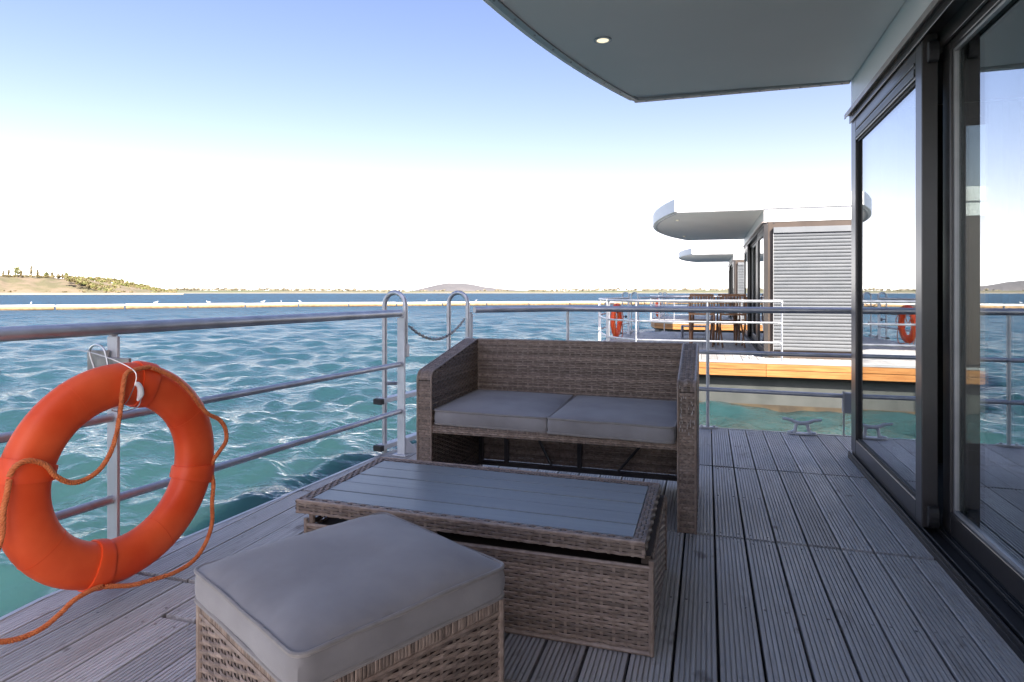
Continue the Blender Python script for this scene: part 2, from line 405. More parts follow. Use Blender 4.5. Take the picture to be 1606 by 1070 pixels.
def link(name, me, mt, parent=None, bev=0.0, kind=None, label=None, cat=None, group=None, loc=(0, 0, 0), seg=2, smooth=False):
    o = bpy.data.objects.new(name, me)
    S.collection.objects.link(o)
    if mt is not None and not me.materials: me.materials.append(mt)
    o.parent = parent
    o.location = loc
    if bev:
        b = o.modifiers.new('bevel', 'BEVEL'); b.width = bev; b.segments = seg; b.limit_method = 'ANGLE'; b.angle_limit = R(40)
    if smooth:
        try: me.set_sharp_from_angle(angle=R(42))
        except Exception: pass
    tag(o, label, cat, group, kind)
    return o

def tag(o, label=None, cat=None, group=None, kind=None):
    if label: o['label'] = label
    if cat: o['category'] = cat
    if group: o['group'] = group
    if kind: o['kind'] = kind
    return o

def empty(name, loc=(0, 0, 0), rz=0.0, label=None, cat=None, group=None, kind=None):
    o = bpy.data.objects.new(name, None)
    S.collection.objects.link(o)
    o.location = loc; o.rotation_euler = (0, 0, rz); o.empty_display_size = 0.1
    return tag(o, label, cat, group, kind)

def copy_tree(o, parent=None, skip=()):
    c = o.copy(); S.collection.objects.link(c); c.parent = parent
    for ch in list(o.children):
        if ch.name.split('.')[0] not in skip: copy_tree(ch, c, skip)
    return c

def arc_pts(c, r, a0, a1, n, fn):
    return [fn(c[0] + r * math.cos(a0 + (a1 - a0) * i / n), c[1] + r * math.sin(a0 + (a1 - a0) * i / n)) for i in range(n + 1)]

def smooth_path(pts, per=8):
    P = [Vector(p) for p in pts]; out = []
    for i in range(len(P) - 1):
        p0, p1, p2, p3 = P[max(i - 1, 0)], P[i], P[i + 1], P[min(i + 2, len(P) - 1)]
        for k in range(per):
            t = k / per
            out.append(0.5 * ((2 * p1) + (p2 - p0) * t + (2 * p0 - 5 * p1 + 4 * p2 - p3) * t * t + (3 * p1 - p0 - 3 * p2 + p3) * t ** 3))
    out.append(P[-1]); return out

# ------------------------------------------------------------------ water, one sheet to the horizon
WZ = -0.72
MIDY_ = 1.55
def build_water():
    rng = np.random.default_rng(3)
    nr, na = 900, 1040
    r = 1.6 * (3700 ** (np.linspace(0, 1, nr)))
    # angles denser where the camera looks
    u = np.linspace(0, 1, na, endpoint=False)
    front = R(90 + 17.25)
    a = front + 2 * PI * (u - 0.5) - 0.78 * np.sin(2 * PI * (u - 0.5))
    rr, aa = np.meshgrid(r, a, indexing='ij')
    x = rr * np.cos(aa); y = rr * np.sin(aa)
    X, Y = x.copy(), y.copy(); Z = np.zeros_like(x); SL = np.zeros_like(x)
    spacing = rr * (math.log(3700) / nr)
    cell = np.maximum(spacing, 0.02)
    n = 120
    wind = R(-60)
    lam = 0.14 * (28 ** (np.linspace(0, 1, n)))
    for i in range(n):
        l = lam[i] * rng.uniform(0.9, 1.1)
        th = wind + rng.normal(0, 1.0 if l < 0.8 else 0.7)
        k = 2 * PI / l
        steep = 0.042 if l < 0.3 else (0.052 if l < 0.9 else 0.052 * (0.9 / l) ** 1.1)
        amp = steep / k
        ph = rng.uniform(0, 2 * PI)
        d = k * (x * math.cos(th) + y * math.sin(th)) + ph
        att = np.clip((l / cell - 2.2) / 2.6, 0, 1)
        c, s_ = np.cos(d), np.sin(d)
        Z += amp * c * att
        X -= 0.55 * amp * s_ * math.cos(th) * att
        Y -= 0.55 * amp * s_ * math.sin(th) * att
        SL += steep * c * att
    foam = np.clip((SL - 0.5) * 2.0, 0, 1)
    edge = np.clip(1 - (-2.15 - x) / 1.5, 0, 1) * (np.abs(y - MIDY_) < 4.2) * (x < -1.4)
    foam = np.maximum(foam, edge * (0.56 + 0.5 * SL))  # foam along the deck, thickened to lighten the roof's shadow on the water
    far_mix = np.clip((np.hypot(x + 1.0, y) - 9.0) / 75.0, 0, 1) ** 0.6  # distance from the deck; drives painted sky blue, roughness and reflectance
    # gusts: patches of rougher and calmer water
    me = bpy.data.meshes.new('water')
    nv = nr * na
    co = np.stack([X, Y, Z + WZ], -1).reshape(-1, 3)
    i, j = np.meshgrid(np.arange(nr - 1), np.arange(na), indexing='ij')
    j2 = (j + 1) % na
    q = np.stack([i * na + j, (i + 1) * na + j, (i + 1) * na + j2, i * na + j2], -1).reshape(-1, 4)
    nf = len(q)
    me.vertices.add(nv); me.loops.add(nf * 4); me.polygons.add(nf)
    me.vertices.foreach_set('co', co.astype(np.float32).ravel())
    me.loops.foreach_set('vertex_index', q.astype(np.int32).ravel())
    me.polygons.foreach_set('loop_start', np.arange(0, nf * 4, 4, dtype=np.int32))
    me.update()
    at = me.attributes.new('foam', 'FLOAT', 'POINT')
    at.data.foreach_set('value', foam.astype(np.float32).ravel())
    at = me.attributes.new('far_mix', 'FLOAT', 'POINT')
    at.data.foreach_set('value', far_mix.astype(np.float32).ravel())
    me.shade_smooth()
    link('water', me, M['water'], kind='structure', label='choppy turquoise lake water reaching to the far shore')
build_water()

# ------------------------------------------------------------------ far shore
CAMYAW = R(17.25)
def polar(px, d, z):
    """azimuth given as the photograph's column, distance along the ground, height"""
    az = math.atan((px - 803) / 986) - CAMYAW
    return (d * math.sin(az), d * math.cos(az), z)

def ridge(name, prof, d0, depth, m, label, step=4, rough=0.6, seed=0):
    """land rising from the water: prof(px)->height, front at distance d0(px)"""
    mb = MB()
    xs = np.arange(prof[0][0], prof[-1][0] + 1, step)
    hp = np.interp(xs, [p[0] for p in prof], [p[1] for p in prof])
    nd = 9
    rows = []
    for i, (px, hh) in enumerate(zip(xs, hp)):
        for k in range(nd):
            t = k / (nd - 1)
            rise = min(1.0, (t / 0.55)) ** 0.8
            nn = mnoise.noise(Vector((px * 0.05 + seed, t * 3, 0.3))) * rough * min(1, t * 4)
            z = WZ - 0.4 + (hh + 0.4) * rise + nn * hh * 0.25
            if k == 0: z = WZ - 0.6
            rows.append(polar(px, d0 + depth * t, z))
    fs = [(i * nd + k, (i + 1) * nd + k, (i + 1) * nd + k + 1, i * nd + k + 1) for i in range(len(xs) - 1) for k in range(nd - 1)]
    mb.add(rows, fs)
    return mb.build(name, m, smooth=True, kind='structure', label=label)

ridge('far_shore', [(-2600, 9), (-900, 10), (0, 10), (240, 9), (330, 7), (450, 7.5), (560, 6), (700, 5.5), (850, 6), (1000, 8), (1300, 9), (2200, 10), (5200, 9)], 1500, 500,
      M['far_land'], 'low green and tan fields along the far shore', step=14, seed=4)
ridge('hill', [(-1500, 11), (-420, 16), (-60, 16.5), (60, 16), (110, 15), (150, 12), (200, 8), (245, 4), (285, 1.0)], 620, 130, M['sand'], 'sandy hillside on the left shore, dotted with shrubs', step=3, seed=9)
ridge('spoil_heap', [(620, 0), (648, 11), (668, 24), (688, 36), (705, 43), (722, 43), (740, 37), (760, 26), (778, 20), (800, 15), (830, 8), (870, 0)], 2550, 300,
      M['heap'], 'haze-greyed mound rising beyond the far shore', step=4, rough=0.2, seed=2)
mb = MB()
for (x0, x1, d) in ((-1500, 290, 612), (285, 5200, 1490)):
    xs = list(range(x0, x1, 12)); vs = []; fs = []
    for px in xs:
        w = 0.7 * mnoise.noise(Vector((px * 0.03, d, 0)))
        vs += [polar(px, d - 3, WZ - 0.3), polar(px, d, WZ + 1.1 + 0.5 * w), polar(px, d + 12, WZ + 1.6)]
    for i in range(len(xs) - 1):
        for k in range(2): fs.append((i * 3 + k, i * 3 + 3 + k, i * 3 + 4 + k, i * 3 + 1 + k))
    mb.add(vs, fs)
mb.build('beach', M['shore'], smooth=True, kind='structure', label='thin pale beach line along the far shore')

def clump(mb, c, rx, rz, n, leaf, rng):
    """leaf-sized faces spread through an uneven crown"""
    lob = [(rng.uniform(-.5, .5), rng.uniform(-.5, .5), rng.uniform(-.3, .5), rng.uniform(.45, .75)) for _ in range(5)]
    for _ in range(n):
        l = rng.choice(lob)
        u = Vector((rng.gauss(0, 1), rng.gauss(0, 1), rng.gauss(0, 1))).normalized() * l[3] * rng.uniform(0.55, 1.0)
        p = Vector((c[0] + (l[0] + u.x) * rx, c[1] + (l[1] + u.y) * rx, c[2] + (l[2] + u.z) * rz))
        a = Vector((rng.gauss(0, 1), rng.gauss(0, 1), rng.gauss(0, 1))).normalized()
        b = a.orthogonal().normalized(); s = leaf * rng.uniform(0.6, 1.3)
        mb.add([tuple(p + a * s), tuple(p + b * s), tuple(p - a * s), tuple(p - b * s)], [(0, 1, 2, 3)])

rng = random.Random(5)
# bare and budding poplars on the hill top, one by one
tree_spots = [(5, 7, 'b'), (14, 8, 'b'), (28, 11, 'a'), (33, 9, 'b'), (49, 13, 'c'), (59, 9.5, 'c'), (73, 8, 'a'), (82, 8, 'c'), (91, 6, 'b'), (98, 7, 'c'), (103, 8, 'a'), (-18, 9, 'a'), (-34, 8, 'b')]
tlabels = ['thin leafless tree at the left end of the hilltop row', 'second thin leafless tree from the left on the hilltop', 'broad budding green tree with a double top on the left hill',
           'small brownish tree beside the broad budding tree', 'tallest slender poplar standing alone on the hilltop', 'grey poplar right of the tallest slender poplar',
           'green tree in the middle of the bare hilltop', 'pale poplar just left of a low bare tree', 'lowest bare tree on the hilltop row', 'thin grey poplar near the shrub wood',
           'last hilltop tree touching the shrub wood', 'budding tree beyond the left end of the hill row', 'bare tree farthest left on the hill']
for (px, hh, k), lab in zip(tree_spots, tlabels):
    hh *= 0.72
    d = 700 + rng.uniform(-15, 15)
    g = 14.8 if px < 60 else 13.8
    p = polar(px, d, g)
    t = empty('tree', p, 0, lab, 'tree', 'trees along the left hilltop')
    b = MB(); b.tube([(0, 0, -1), (0.1, 0, hh * 0.5), (0, 0.1, hh * 0.95)], [0.4, 0.25, 0.05], 6)
    for q in range(7):
        z = hh * rng.uniform(0.25, 0.85); w = rng.uniform(0, 6.3); l = hh * 0.2
        b.tube([(0, 0, z), (math.cos(w) * l, math.sin(w) * l, z + l * 1.3)], [0.14, 0.03], 4)
    b.build('trunk', M['bark'], t)
    b = MB(); clump(b, (0, 0, hh * 0.46), hh * (0.34 if k == 'a' else 0.17), hh * 0.62, 320 if k == 'a' else 200, 0.42, rng)
    b.build('crown', M['leaf_a'] if k == 'a' else M['leaf_b'], t)
# shrubby wood on the slope: one mass
mb, mb2 = MB(), MB()
for i in range(620):
    px = rng.uniform(104, 275)
    t = rng.random()
    top = np.interp(px, [104, 118, 150, 190, 196, 230, 262], [16.0, 17.5, 16.5, 15.0, 13.0, 9.0, 4])
    low = np.interp(px, [104, 130, 160, 200, 262], [14, 10, 4, 1.0, 0.5])
    z = low + (top - low) * t
    d = 640 + 90 * t + rng.uniform(-6, 6)
    clump(mb if rng.random() < 0.45 else mb2, polar(px, d, z - 1.6), rng.uniform(1.3, 2.6), rng.uniform(1.1, 2.0), 46, 0.6, rng)
mb.build('woodland', M['leaf_a'], kind='stuff', label='fresh green shrubs covering the hillside slope')
mb2.build('woodland', M['leaf_b'], kind='stuff', label='olive brown shrubs covering the hillside slope')
mb = MB()
for i in range(210):
    px = rng.uniform(-60, 210); t = rng.uniform(0.02, 0.5)
    clump(mb, polar(px, 625 + 120 * t, 1 + 13 * t * np.interp(px, [0, 120, 200], [1, .8, .4])), rng.uniform(0.9, 2.4), rng.uniform(0.5, 1.2), 26, 0.6, rng)
for i in range(150):
    clump(mb, polar(rng.uniform(-80, 112), 694 + rng.uniform(-8, 8), 15.2 + rng.uniform(-.6, .5)), rng.uniform(0.9, 2.6), rng.uniform(0.5, 1.5), 24, 0.5, rng)
mb.build('scrub', M['leaf_b'], kind='stuff', label='scattered low scrub on the sandy hillside')
mb = MB()
for i in range(900):
    px = rng.uniform(240, 1500) if i < 700 else rng.uniform(-900, 3000)
    if 640 < px < 830 and rng.random() < 0.8: continue
    d = rng.uniform(1700, 1990)
    clump(mb, polar(px, d, rng.uniform(6, 11) * (0.75 if 560 < px < 860 else 1.0)), rng.uniform(4, 11), rng.uniform(1.5, 4.5), 22, 1.7, rng)
mb.build('woodland', M['leaf_c'], kind='stuff', label='hazy tree belt along the distant shore')

# ------------------------------------------------------------------ floating boom with gulls
boom = empty('floating_boom', (-46, 67, WZ), 0, 'long white floating boom across the lake with a brown waterline', 'boom')
bp_ = smooth_path([(-120, -30, 0), (-92, 12, 0), (-65.4, 43.5, 0), (-45.7, 67, 0), (-13.4, 90, 0), (-2.7, 98.4, 0), (30, 118, 0), (70, 132, 0)], 60)
lens = [0.0]
for i in range(1, len(bp_)): lens.append(lens[-1] + (bp_[i] - bp_[i - 1]).length)
def boom_at(s):
    i = min(max(int(np.searchsorted(lens, s)), 1), len(bp_) - 1)
    t = (s - lens[i - 1]) / max(lens[i] - lens[i - 1], 1e-6)
    return bp_[i - 1].lerp(bp_[i], t)
s = 0; bo = Vector(boom.location)
while s < lens[-1] - 6:
    p, q = boom_at(s), boom_at(s + 5.97)
    dz = 0.03 * math.sin(s * 0.7)
    b = MB(); b.tube([(p.x, p.y, WZ + 0.4 + dz), tuple(p.lerp(q, .02) + Vector((0, 0, WZ + .4 + dz))), tuple(p.lerp(q, .98) + Vector((0, 0, WZ + .4))), (q.x, q.y, WZ + 0.4)], [0.12, 0.14, 0.14, 0.12], 10)
    f = b.build('float', M['float'], None, smooth=True, loc=bo); f.parent = boom; f.location = (0, 0, 0)
    b = MB(); b.tube([tuple(p.lerp(q, .01) + Vector((0, 0, WZ + .15 + dz * .5))), tuple(q.lerp(p, .01) + Vector((0, 0, WZ + .15)))], 0.18, 8)
    f = b.build('growth_band', M['skirt'], None, smooth=True, loc=bo); f.parent = boom; f.location = (0, 0, 0)
    s += 6.0
def gull_mesh():
    b = MB()
    n, m = 8, 6
    vs, fs = [], []
    for i in range(n + 1):
        t = i / n; r = 0.075 * math.sin(PI * min(1, t * 0.95 + 0.03)) ** 0.8
        for k in range(m):
            w = 2 * PI * k / m
            vs.append((-0.2 + 0.42 * t, r * math.cos(w), 0.15 + r * math.sin(w) + 0.05 * t))
    for i in range(n):
        for k in range(m): fs.append((i * m + k, i * m + (k + 1) % m, (i + 1) * m + (k + 1) % m, (i + 1) * m + k))
    b.add(vs, fs)
    b.tube([(0.16, 0, 0.2), (0.2, 0, 0.27), (0.22, 0, 0.31)], [0.05, 0.04, 0.035], 6)
    b.tube([(0.21, 0, 0.31), (0.25, 0, 0.31), (0.31, 0, 0.3)], [0.045, 0.04, 0.006], 6)
    b.tube([(0.02, 0.02, 0.0), (0.02, 0.02, 0.1)], 0.008, 4); b.tube([(0.02, -0.02, 0.0), (0.02, -0.02, 0.1)], 0.008, 4)
    b.tube([(-0.1, 0, 0.19), (-0.33, 0, 0.15)], [0.05, 0.012], 5)
    return b
gm = gull_mesh().build('gull', M['gull'], smooth=True)
gl = ['white gull resting on the boom above the lifebuoy bracket', 'white gull standing upright on the boom, left of the middle of the lake', 'white gull on the boom, next right of the upright one',
      'small white gull crouched low on the boom', 'white gull on the boom left of the ladder hoops', 'white gull nearest the left ladder hoop on the boom', 'white gull on the boom between the two ladder hoops', 'white gull on the boom just past the right ladder hoop']
for i, px in enumerate((52, 247, 326, 412, 440, 470, 666, 745)):
    o = gm if i == 0 else gm.copy()
    if i: S.collection.objects.link(o)
    az = math.atan((px - 803) / 986) - CAMYAW
    best = min(bp_, key=lambda p: abs(math.atan2(p.x, p.y) - az))
    o.location = (best.x, best.y, WZ + 0.53); o.rotation_euler = (0, 0, rng.uniform(0, 6.3)); o.scale = (0.85,) * 3
    tag(o, gl[i], 'gull', 'gulls resting on the floating boom')

# ------------------------------------------------------------------ houseboat (built once, copied for the two neighbours)
PITCH = 12.0
MIDY = 1.55
DZ_CEIL, DZ_ROOF = 2.36, 2.57
YF, YN = 4.41, -1.31           # roof ends
WX = 0.86                      # face of the glazed side
XE = 6.2                       # far long side
def roof_arc(y): return -1.068 + 0.0678 * (y - MIDY) ** 2

hb = empty('houseboat', (0, 0, 0), 0, 'nearest houseboat, white overhanging roof above the seating and dark sliding glass doors', 'houseboat', 'white houseboats moored in a row')
ys = [YN + (YF - YN) * i / 40 for i in range(41)]
rp = [(XE + 0.3, YN), (XE + 0.3, YF)] + [(roof_arc(y), y) for y in reversed(ys)]
b = MB(); b.prism(rp, DZ_CEIL, DZ_ROOF)
roof = b.build('roof', M['white'], hb, bev=0.006)
# soffit board set between the drip trims, a hair below the slab
sp = [(WX - 0.004, YN + 0.055), (WX - 0.004, YF - 0.055)] + [(roof_arc(y) + 0.087, y) for y in reversed(ys) if YN + 0.055 < y < YF - 0.055]
b = MB(); b.prism(sp, DZ_CEIL - 0.012, DZ_CEIL - 0.001)
b.build('soffit', M['soffit'], roof)
def strip(path_out, path_in, z0, z1):
    n = len(path_out); mb = MB()
    vs = []
    for (a, c) in zip(path_out, path_in): vs += [(a[0], a[1], z0), (c[0], c[1], z0), (c[0], c[1], z1), (a[0], a[1], z1)]
    fs = []
    for i in range(n - 1):
        for k in range(4): fs.append((i * 4 + k, i * 4 + (k + 1) % 4, i * 4 + 4 + (k + 1) % 4, i * 4 + 4 + k))
    fs += [(0, 1, 2, 3), tuple((n - 1) * 4 + k for k in (3, 2, 1, 0))]
    mb.add(vs, fs); return mb
yy = [YN + 0.052 + (YF - YN - 0.104) * i / 40 for i in range(41)]
strip([(roof_arc(y) + 0.05, y) for y in yy], [(roof_arc(y) + 0.085, y) for y in yy], DZ_CEIL - 0.02, DZ_CEIL - 0.001).build('edge_trim', M['edge'], roof)
for y0, y1 in ((YF - 0.05, YF - 0.006), (YN + 0.006, YN + 0.05)):
    MB().box(roof_arc(YF) + 0.035, WX - 0.006, y0, y1, DZ_CEIL - 0.02, DZ_CEIL - 0.001).build('edge_trim', M['edge'], roof, bev=0.002)
b = MB()
for i in range(11):
    x = roof_arc(YF) + 0.12 + i * 0.12
    b.cyl((x, YF - 0.028), 0.006, DZ_CEIL - 0.024, DZ_CEIL - 0.019, 6); b.cyl((x, YN + 0.028), 0.006, DZ_CEIL - 0.024, DZ_CEIL - 0.019, 6)
for i in range(26):
    y = YN + 0.2 + i * 0.21
    b.cyl((roof_arc(y) + 0.068, y), 0.006, DZ_CEIL - 0.024, DZ_CEIL - 0.019, 6)
b.build('trim_screws', M['steel'], roof, kind='stuff')
# recessed downlights
for (lx, ly) in ((-0.52, 3.27), (-0.52, -0.2)):
    b = MB(); pr = []
    for i in range(24):
        w = 2 * PI * i / 24
        for (rr_, zz) in ((0.046, DZ_CEIL - 0.012), (0.046, DZ_CEIL - 0.018), (0.033, DZ_CEIL - 0.018), (0.03, DZ_CEIL - 0.01)): pr.append((lx + rr_ * math.cos(w), ly + rr_ * math.sin(w), zz))
    b.add(pr, [(i * 4 + k, i * 4 + k + 1, ((i + 1) % 24) * 4 + k + 1, ((i + 1) % 24) * 4 + k) for i in range(24) for k in range(3)])
    dl = b.build('downlight', M['post'], hb, smooth=True)
    MB().cyl((lx, ly), 0.03, DZ_CEIL - 0.0165, DZ_CEIL - 0.0125, 20).build('lens', M['lens'], dl)
# walls: fascia ring, drip strip, end frames
FX, FYF, FYN = WX - 0.0, 4.385, -1.285
FZ0 = 2.15
b = MB()
b.box(FX, FX + 0.05, FYN, FYF, FZ0, DZ_CEIL - 0.0005)
b.box(FX + 0.05, XE, FYF - 0.05, FYF, FZ0, DZ_CEIL - 0.0005)
b.box(FX + 0.05, XE, FYN, FYN + 0.05, FZ0, DZ_CEIL - 0.0005)
b.box(XE, XE + 0.05, FYN, FYF, FZ0, DZ_CEIL - 0.0005)
b.build('fascia', M['white'], hb)
b = MB(); b.box(FX - 0.035, FX + 0.04, FYN - 0.02, FYF + 0.02, FZ0 - 0.012, FZ0 - 0.0005)
b.box(FX - 0.035, FX - 0.031, FYN - 0.02, FYF + 0.02, FZ0 - 0.03, FZ0 - 0.0125)
b.build('drip_strip', M['drip'], hb)

def leaf(y0, y1, x0, st0, st1, ztop, vents, inner=False):
    """one framed glass leaf between y0<y1 whose outer face lies at x0"""
    d = 0.06 if not inner else 0.05
    z0, z1 = 0.045, 2.115
    b = MB()
    b.box(x0, x0 + d, y0, y0 + st0, z0, z1)
    b.box(x0, x0 + d, y1 - st1, y1, z0, z1)
    b.box(x0 + 0.001, x0 + d - 0.001, y0 + st0, y1 - st1, z0, 0.135)
    b.box(x0 + 0.001, x0 + d - 0.001, y0 + st0, y1 - st1, ztop, z1)
    fr = b.build('door_leaf', M['frame'], hb, bev=0.004)
    # glazing bead, set back, then the pane
    b = MB(); e = 0.012
    X0, X1 = x0 + 0.012, x0 + 0.03
    b.box(X0, X1, y0 + st0, y0 + st0 + e, 0.135, ztop); b.box(X0, X1, y1 - st1 - e, y1 - st1, 0.135, ztop)
    b.box(X0, X1, y0 + st0 + e, y1 - st1 - e, 0.135, 0.135 + e); b.box(X0, X1, y0 + st0 + e, y1 - st1 - e, ztop - e, ztop)
    b.build('glazing_bead', M['rubber'] if not inner else M['edge'], fr)
    MB().box(x0 + 0.02, x0 + 0.028, y0 + st0 + e, y1 - st1 - e, 0.135 + e, ztop - e).build('pane', M['glass'], fr)
    if vents:
        for (za, zb) in ((ztop + 0.012, ztop + 0.045), (ztop + 0.06, ztop + 0.072)):
            MB().box(x0 - 0.004, x0 + 0.004, y0 + st0 + 0.01, y1 - st1 - 0.01, za, zb).build('vent_bar', M['sill'], fr, bev=0.0015)
    return fr
leaf(3.03, FYF, WX, 0.085, 0.12, 1.955, True)
leaf(1.56, 3.06, WX + 0.085, 0.085, 0.085, 2.02, False, True)
leaf(0.04, 1.54, WX + 0.085, 0.085, 0.085, 2.02, False, True)
leaf(FYN, 0.07, WX, 0.12, 0.085, 1.955, True)
# head and sill tracks
b = MB()
b.box(WX - 0.012, WX + 0.16, FYN + 0.002, FYF - 0.002, 2.12, 2.137)
b.box(WX - 0.012, WX - 0.004, FYN + 0.002, FYF - 0.002, 2.085, 2.119)
b.box(WX + 0.066, WX + 0.08, FYN + 0.002, FYF - 0.002, 2.05, 2.119)
b.build('head_track', M['frame'], hb, bev=0.002)
b = MB()
b.box(WX - 0.02, WX + 0.2, FYN, FYF, -0.03, 0.022)
for x in (WX - 0.018, WX + 0.004, WX + 0.066, WX + 0.076): b.box(x, x + 0.008, FYN + 0.003, FYF - 0.003, 0.0225, 0.042)
b.build('sill_track', M['rubber'], hb, bev=0.003)
MB().box(WX + 0.09, WX + 0.16, 0.07, 3.03, 0.0225, 0.04).build('sill_plate', M['sill'], hb, bev=0.002)
for yy_ in (3.008, 0.092):
    for z in (0.1, 2.03):
        b = MB(); b.prism([(0.02 * math.cos(w), 0.045 * math.sin(w)) for w in np.linspace(0, 2 * PI, 14, endpoint=False)], -0.02, 0.02, lambda a, c, q, Y=yy_, Z=z: (WX + 0.035 + q, Y + a, Z + c))
        b.build('door_stop', M['rubber'], hb, bev=0.004)
# end walls (towards and away from the camera)
def end_wall(yf, s):
    """outer face at y=yf; s=+1 when the inside lies towards +y"""
    def Y(a, c): return (min(yf + s * a, yf + s * c), max(yf + s * a, yf + s * c))
    b = MB()
    y0, y1 = Y(0, 0.06)
    b.box(WX + 0.06, WX + 0.13, y0, y1, -0.02, 2.148)
    y0, y1 = Y(0.008, 0.06)
    b.box(WX + 0.13, 2.9, y0, y1, 2.06, 2.148)
    b.box(WX + 0.13, 2.9, y0, y1, -0.02, 0.1)
    y0, y1 = Y(0, 0.06)
    b.box(2.9, 3.0, y0, y1, -0.02, 2.148)
    b.build('end_frame', M['brown'], hb, bev=0.003)
    y0, y1 = Y(0.01, 0.06)
    wi = MB().box(3.0, XE, y0, y1, -0.02, 2.148).build('wall', M['brown'], hb)
    y0, y1 = Y(0.012, 0.05)
    b = MB()
    for x in (WX + 0.13, 2.86): b.box(x, x + 0.04, y0, y1, 0.1, 2.06)
    b.box(WX + 0.17, 2.86, y0 + .001, y1 - .001, 0.1, 0.14); b.box(WX + 0.17, 2.86, y0 + .001, y1 - .001, 2.02, 2.06)
    w = b.build('window', M['brown'], hb, bev=0.003)
    y0, y1 = Y(0.03, 0.038)
    MB().box(WX + 0.17, 2.86, y0, y1, 0.14, 2.02).build('pane', M['glass'], w)
    return w, Y
wfar, _ = end_wall(FYF, -1)
wnear, Yn = end_wall(FYN, 1)
# outside venetian blind on the near end: one slat mesh, repeated
sb = MB()
pr = []
for k in range(7):
    t = k / 6 - 0.5
    pr.append((t * 0.05, 0.006 * (1 - 4 * t * t)))
vs, fs = [], []
th = R(76)
for x in (WX + 0.135, 2.895):
    for (u_, w_) in pr:
        vs.append((x, u_ * math.cos(th) - w_ * math.sin(th), -u_ * math.sin(th) - w_ * math.cos(th)))
    for (u_, w_) in pr:
        w2 = w_ - 0.0012
        vs.append((x, u_ * math.cos(th) - w2 * math.sin(th), -u_ * math.sin(th) - w2 * math.cos(th)))
for k in range(6): fs += [(k, k + 1, 15 + k - 0, 14 + k), (7 + k + 1, 7 + k, 21 + k, 22 + k)]
fs += [(0, 14, 21, 7), (6, 13, 27, 20)]
sb.add(vs, fs)
slat0 = None
nsl = 34
for i in range(nsl):
    z = 0.15 + i * (1.78 / (nsl - 1))
    if slat0 is None:
        slat0 = sb.build('blind_slat', M['slat_blind'], wnear, smooth=False); o = slat0
    else:
        o = slat0.copy(); S.collection.objects.link(o)
    o.location = (0, FYN - 0.03, z); o.rotation_euler = (R(random.uniform(-2.5, 2.5)), 0, 0)
MB().box(WX + 0.135, 2.895, FYN - 0.06, FYN - 0.003, 1.965, 2.055).build('blind_box', M['slat_blind'], wnear, bev=0.004)
b = MB()
for x in (WX + 0.132, 2.892): b.box(x, x + 0.006, FYN - 0.05, FYN - 0.004, 0.11, 1.96)
b.build('blind_guide', M['edge'], wnear)
# long back wall, inside surfaces, curtains added to cut the light through the end windows
MB().box(XE - 0.06, XE, FYN + 0.06, FYF - 0.06, -0.02, 2.148).build('wall', M['brown'], hb)
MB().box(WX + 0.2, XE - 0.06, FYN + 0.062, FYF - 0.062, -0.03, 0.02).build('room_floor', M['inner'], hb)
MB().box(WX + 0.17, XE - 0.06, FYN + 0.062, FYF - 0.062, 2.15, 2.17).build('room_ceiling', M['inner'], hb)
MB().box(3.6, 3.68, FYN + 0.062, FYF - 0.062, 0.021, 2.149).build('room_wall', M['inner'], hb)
def added_curtain(x0, x1, y):
    n = max(6, int((x1 - x0) / 0.02)); vs, fs = [], []
    for i in range(n + 1):
        x = x0 + (x1 - x0) * i / n; d = 0.018 * math.sin(i * 1.3) + 0.008 * math.sin(i * 0.43)
        for z in (0.03, 2.12): vs += [(x, y + d, z), (x, y + d + 0.004, z)]
    for i in range(n):
        a = i * 4
        fs += [(a, a + 4, a + 6, a + 2), (a + 1, a + 3, a + 7, a + 5), (a, a + 1, a + 5, a + 4), (a + 2, a + 6, a + 7, a + 3)]
    mb = MB(); mb.add(vs, fs); mb.build('added_curtain', M['added_curtain'], hb, smooth=True)
added_curtain(WX + 0.14, 1.44, FYF - 0.12); added_curtain(1.53, 2.9, FYF - 0.12); added_curtain(WX + 0.3, 2.9, FYN + 0.14)
MB().box(WX - 0.012, WX - 0.001, FYN + 0.03, FYN + 0.09, 0.42, 0.52).build('wall_socket', M['plug'], hb, bev=0.004)

# deck -------------------------------------------------------------
deck = empty('deck', (0, 0, 0), 0, 'grooved grey weathered boards of the deck under the wicker furniture', None, None, 'structure')
left = [(-1.12, 5.035), (-1.78, 4.375), (-1.975, 3.58), (-2.14, 1.55)]
poly = [(XE + 0.5, 5.035)] + left + [(x, 2 * MIDY - y) for x, y in reversed(left[:-1])] + [(XE + 0.5, 2 * MIDY - 5.035)]
poly_ccw = poly                    # +x far corner -> -x -> near: counter clockwise
PITCHX, X0 = 0.1208, 0.03
def plank_mesh(w, l):
    """grooved board, top face at z=0, running along y from 0 to l"""
    prof = []
    nr_ = 8; rw = w / nr_; g = 0.003; dpt = 0.006
    for i in range(nr_):
        a, c = i * rw, (i + 1) * rw
        if i == 0: prof += [(a, -0.002), (a + 0.002, 0)]
        else: prof += [(a + g / 2 - 0.0006, -dpt), (a + g / 2 + 0.0008, 0)]
        if i == nr_ - 1: prof += [(c - 0.002, 0), (c, -0.002)]
        else: prof += [(c - g / 2 - 0.0008, 0), (c - g / 2 + 0.0006, -dpt)]
    prof = [(a - w / 2, z) for a, z in prof] + [(w / 2, -0.028), (-w / 2, -0.028)]
    n = len(prof)
    mb = MB()
    vs = [(a, 0, z) for a, z in prof] + [(a, l, z) for a, z in prof]
    fs = [(i, (i + 1) % n, n + (i + 1) % n, n + i) for i in range(n)] + [tuple(range(n - 1, -1, -1)), tuple(range(n, 2 * n))]
    mb.add(vs, fs); return mb
rows = [2 * MIDY - 5.015, -0.72, 0.42, 1.585, 2.803, 3.923, 5.015]
cache = {}
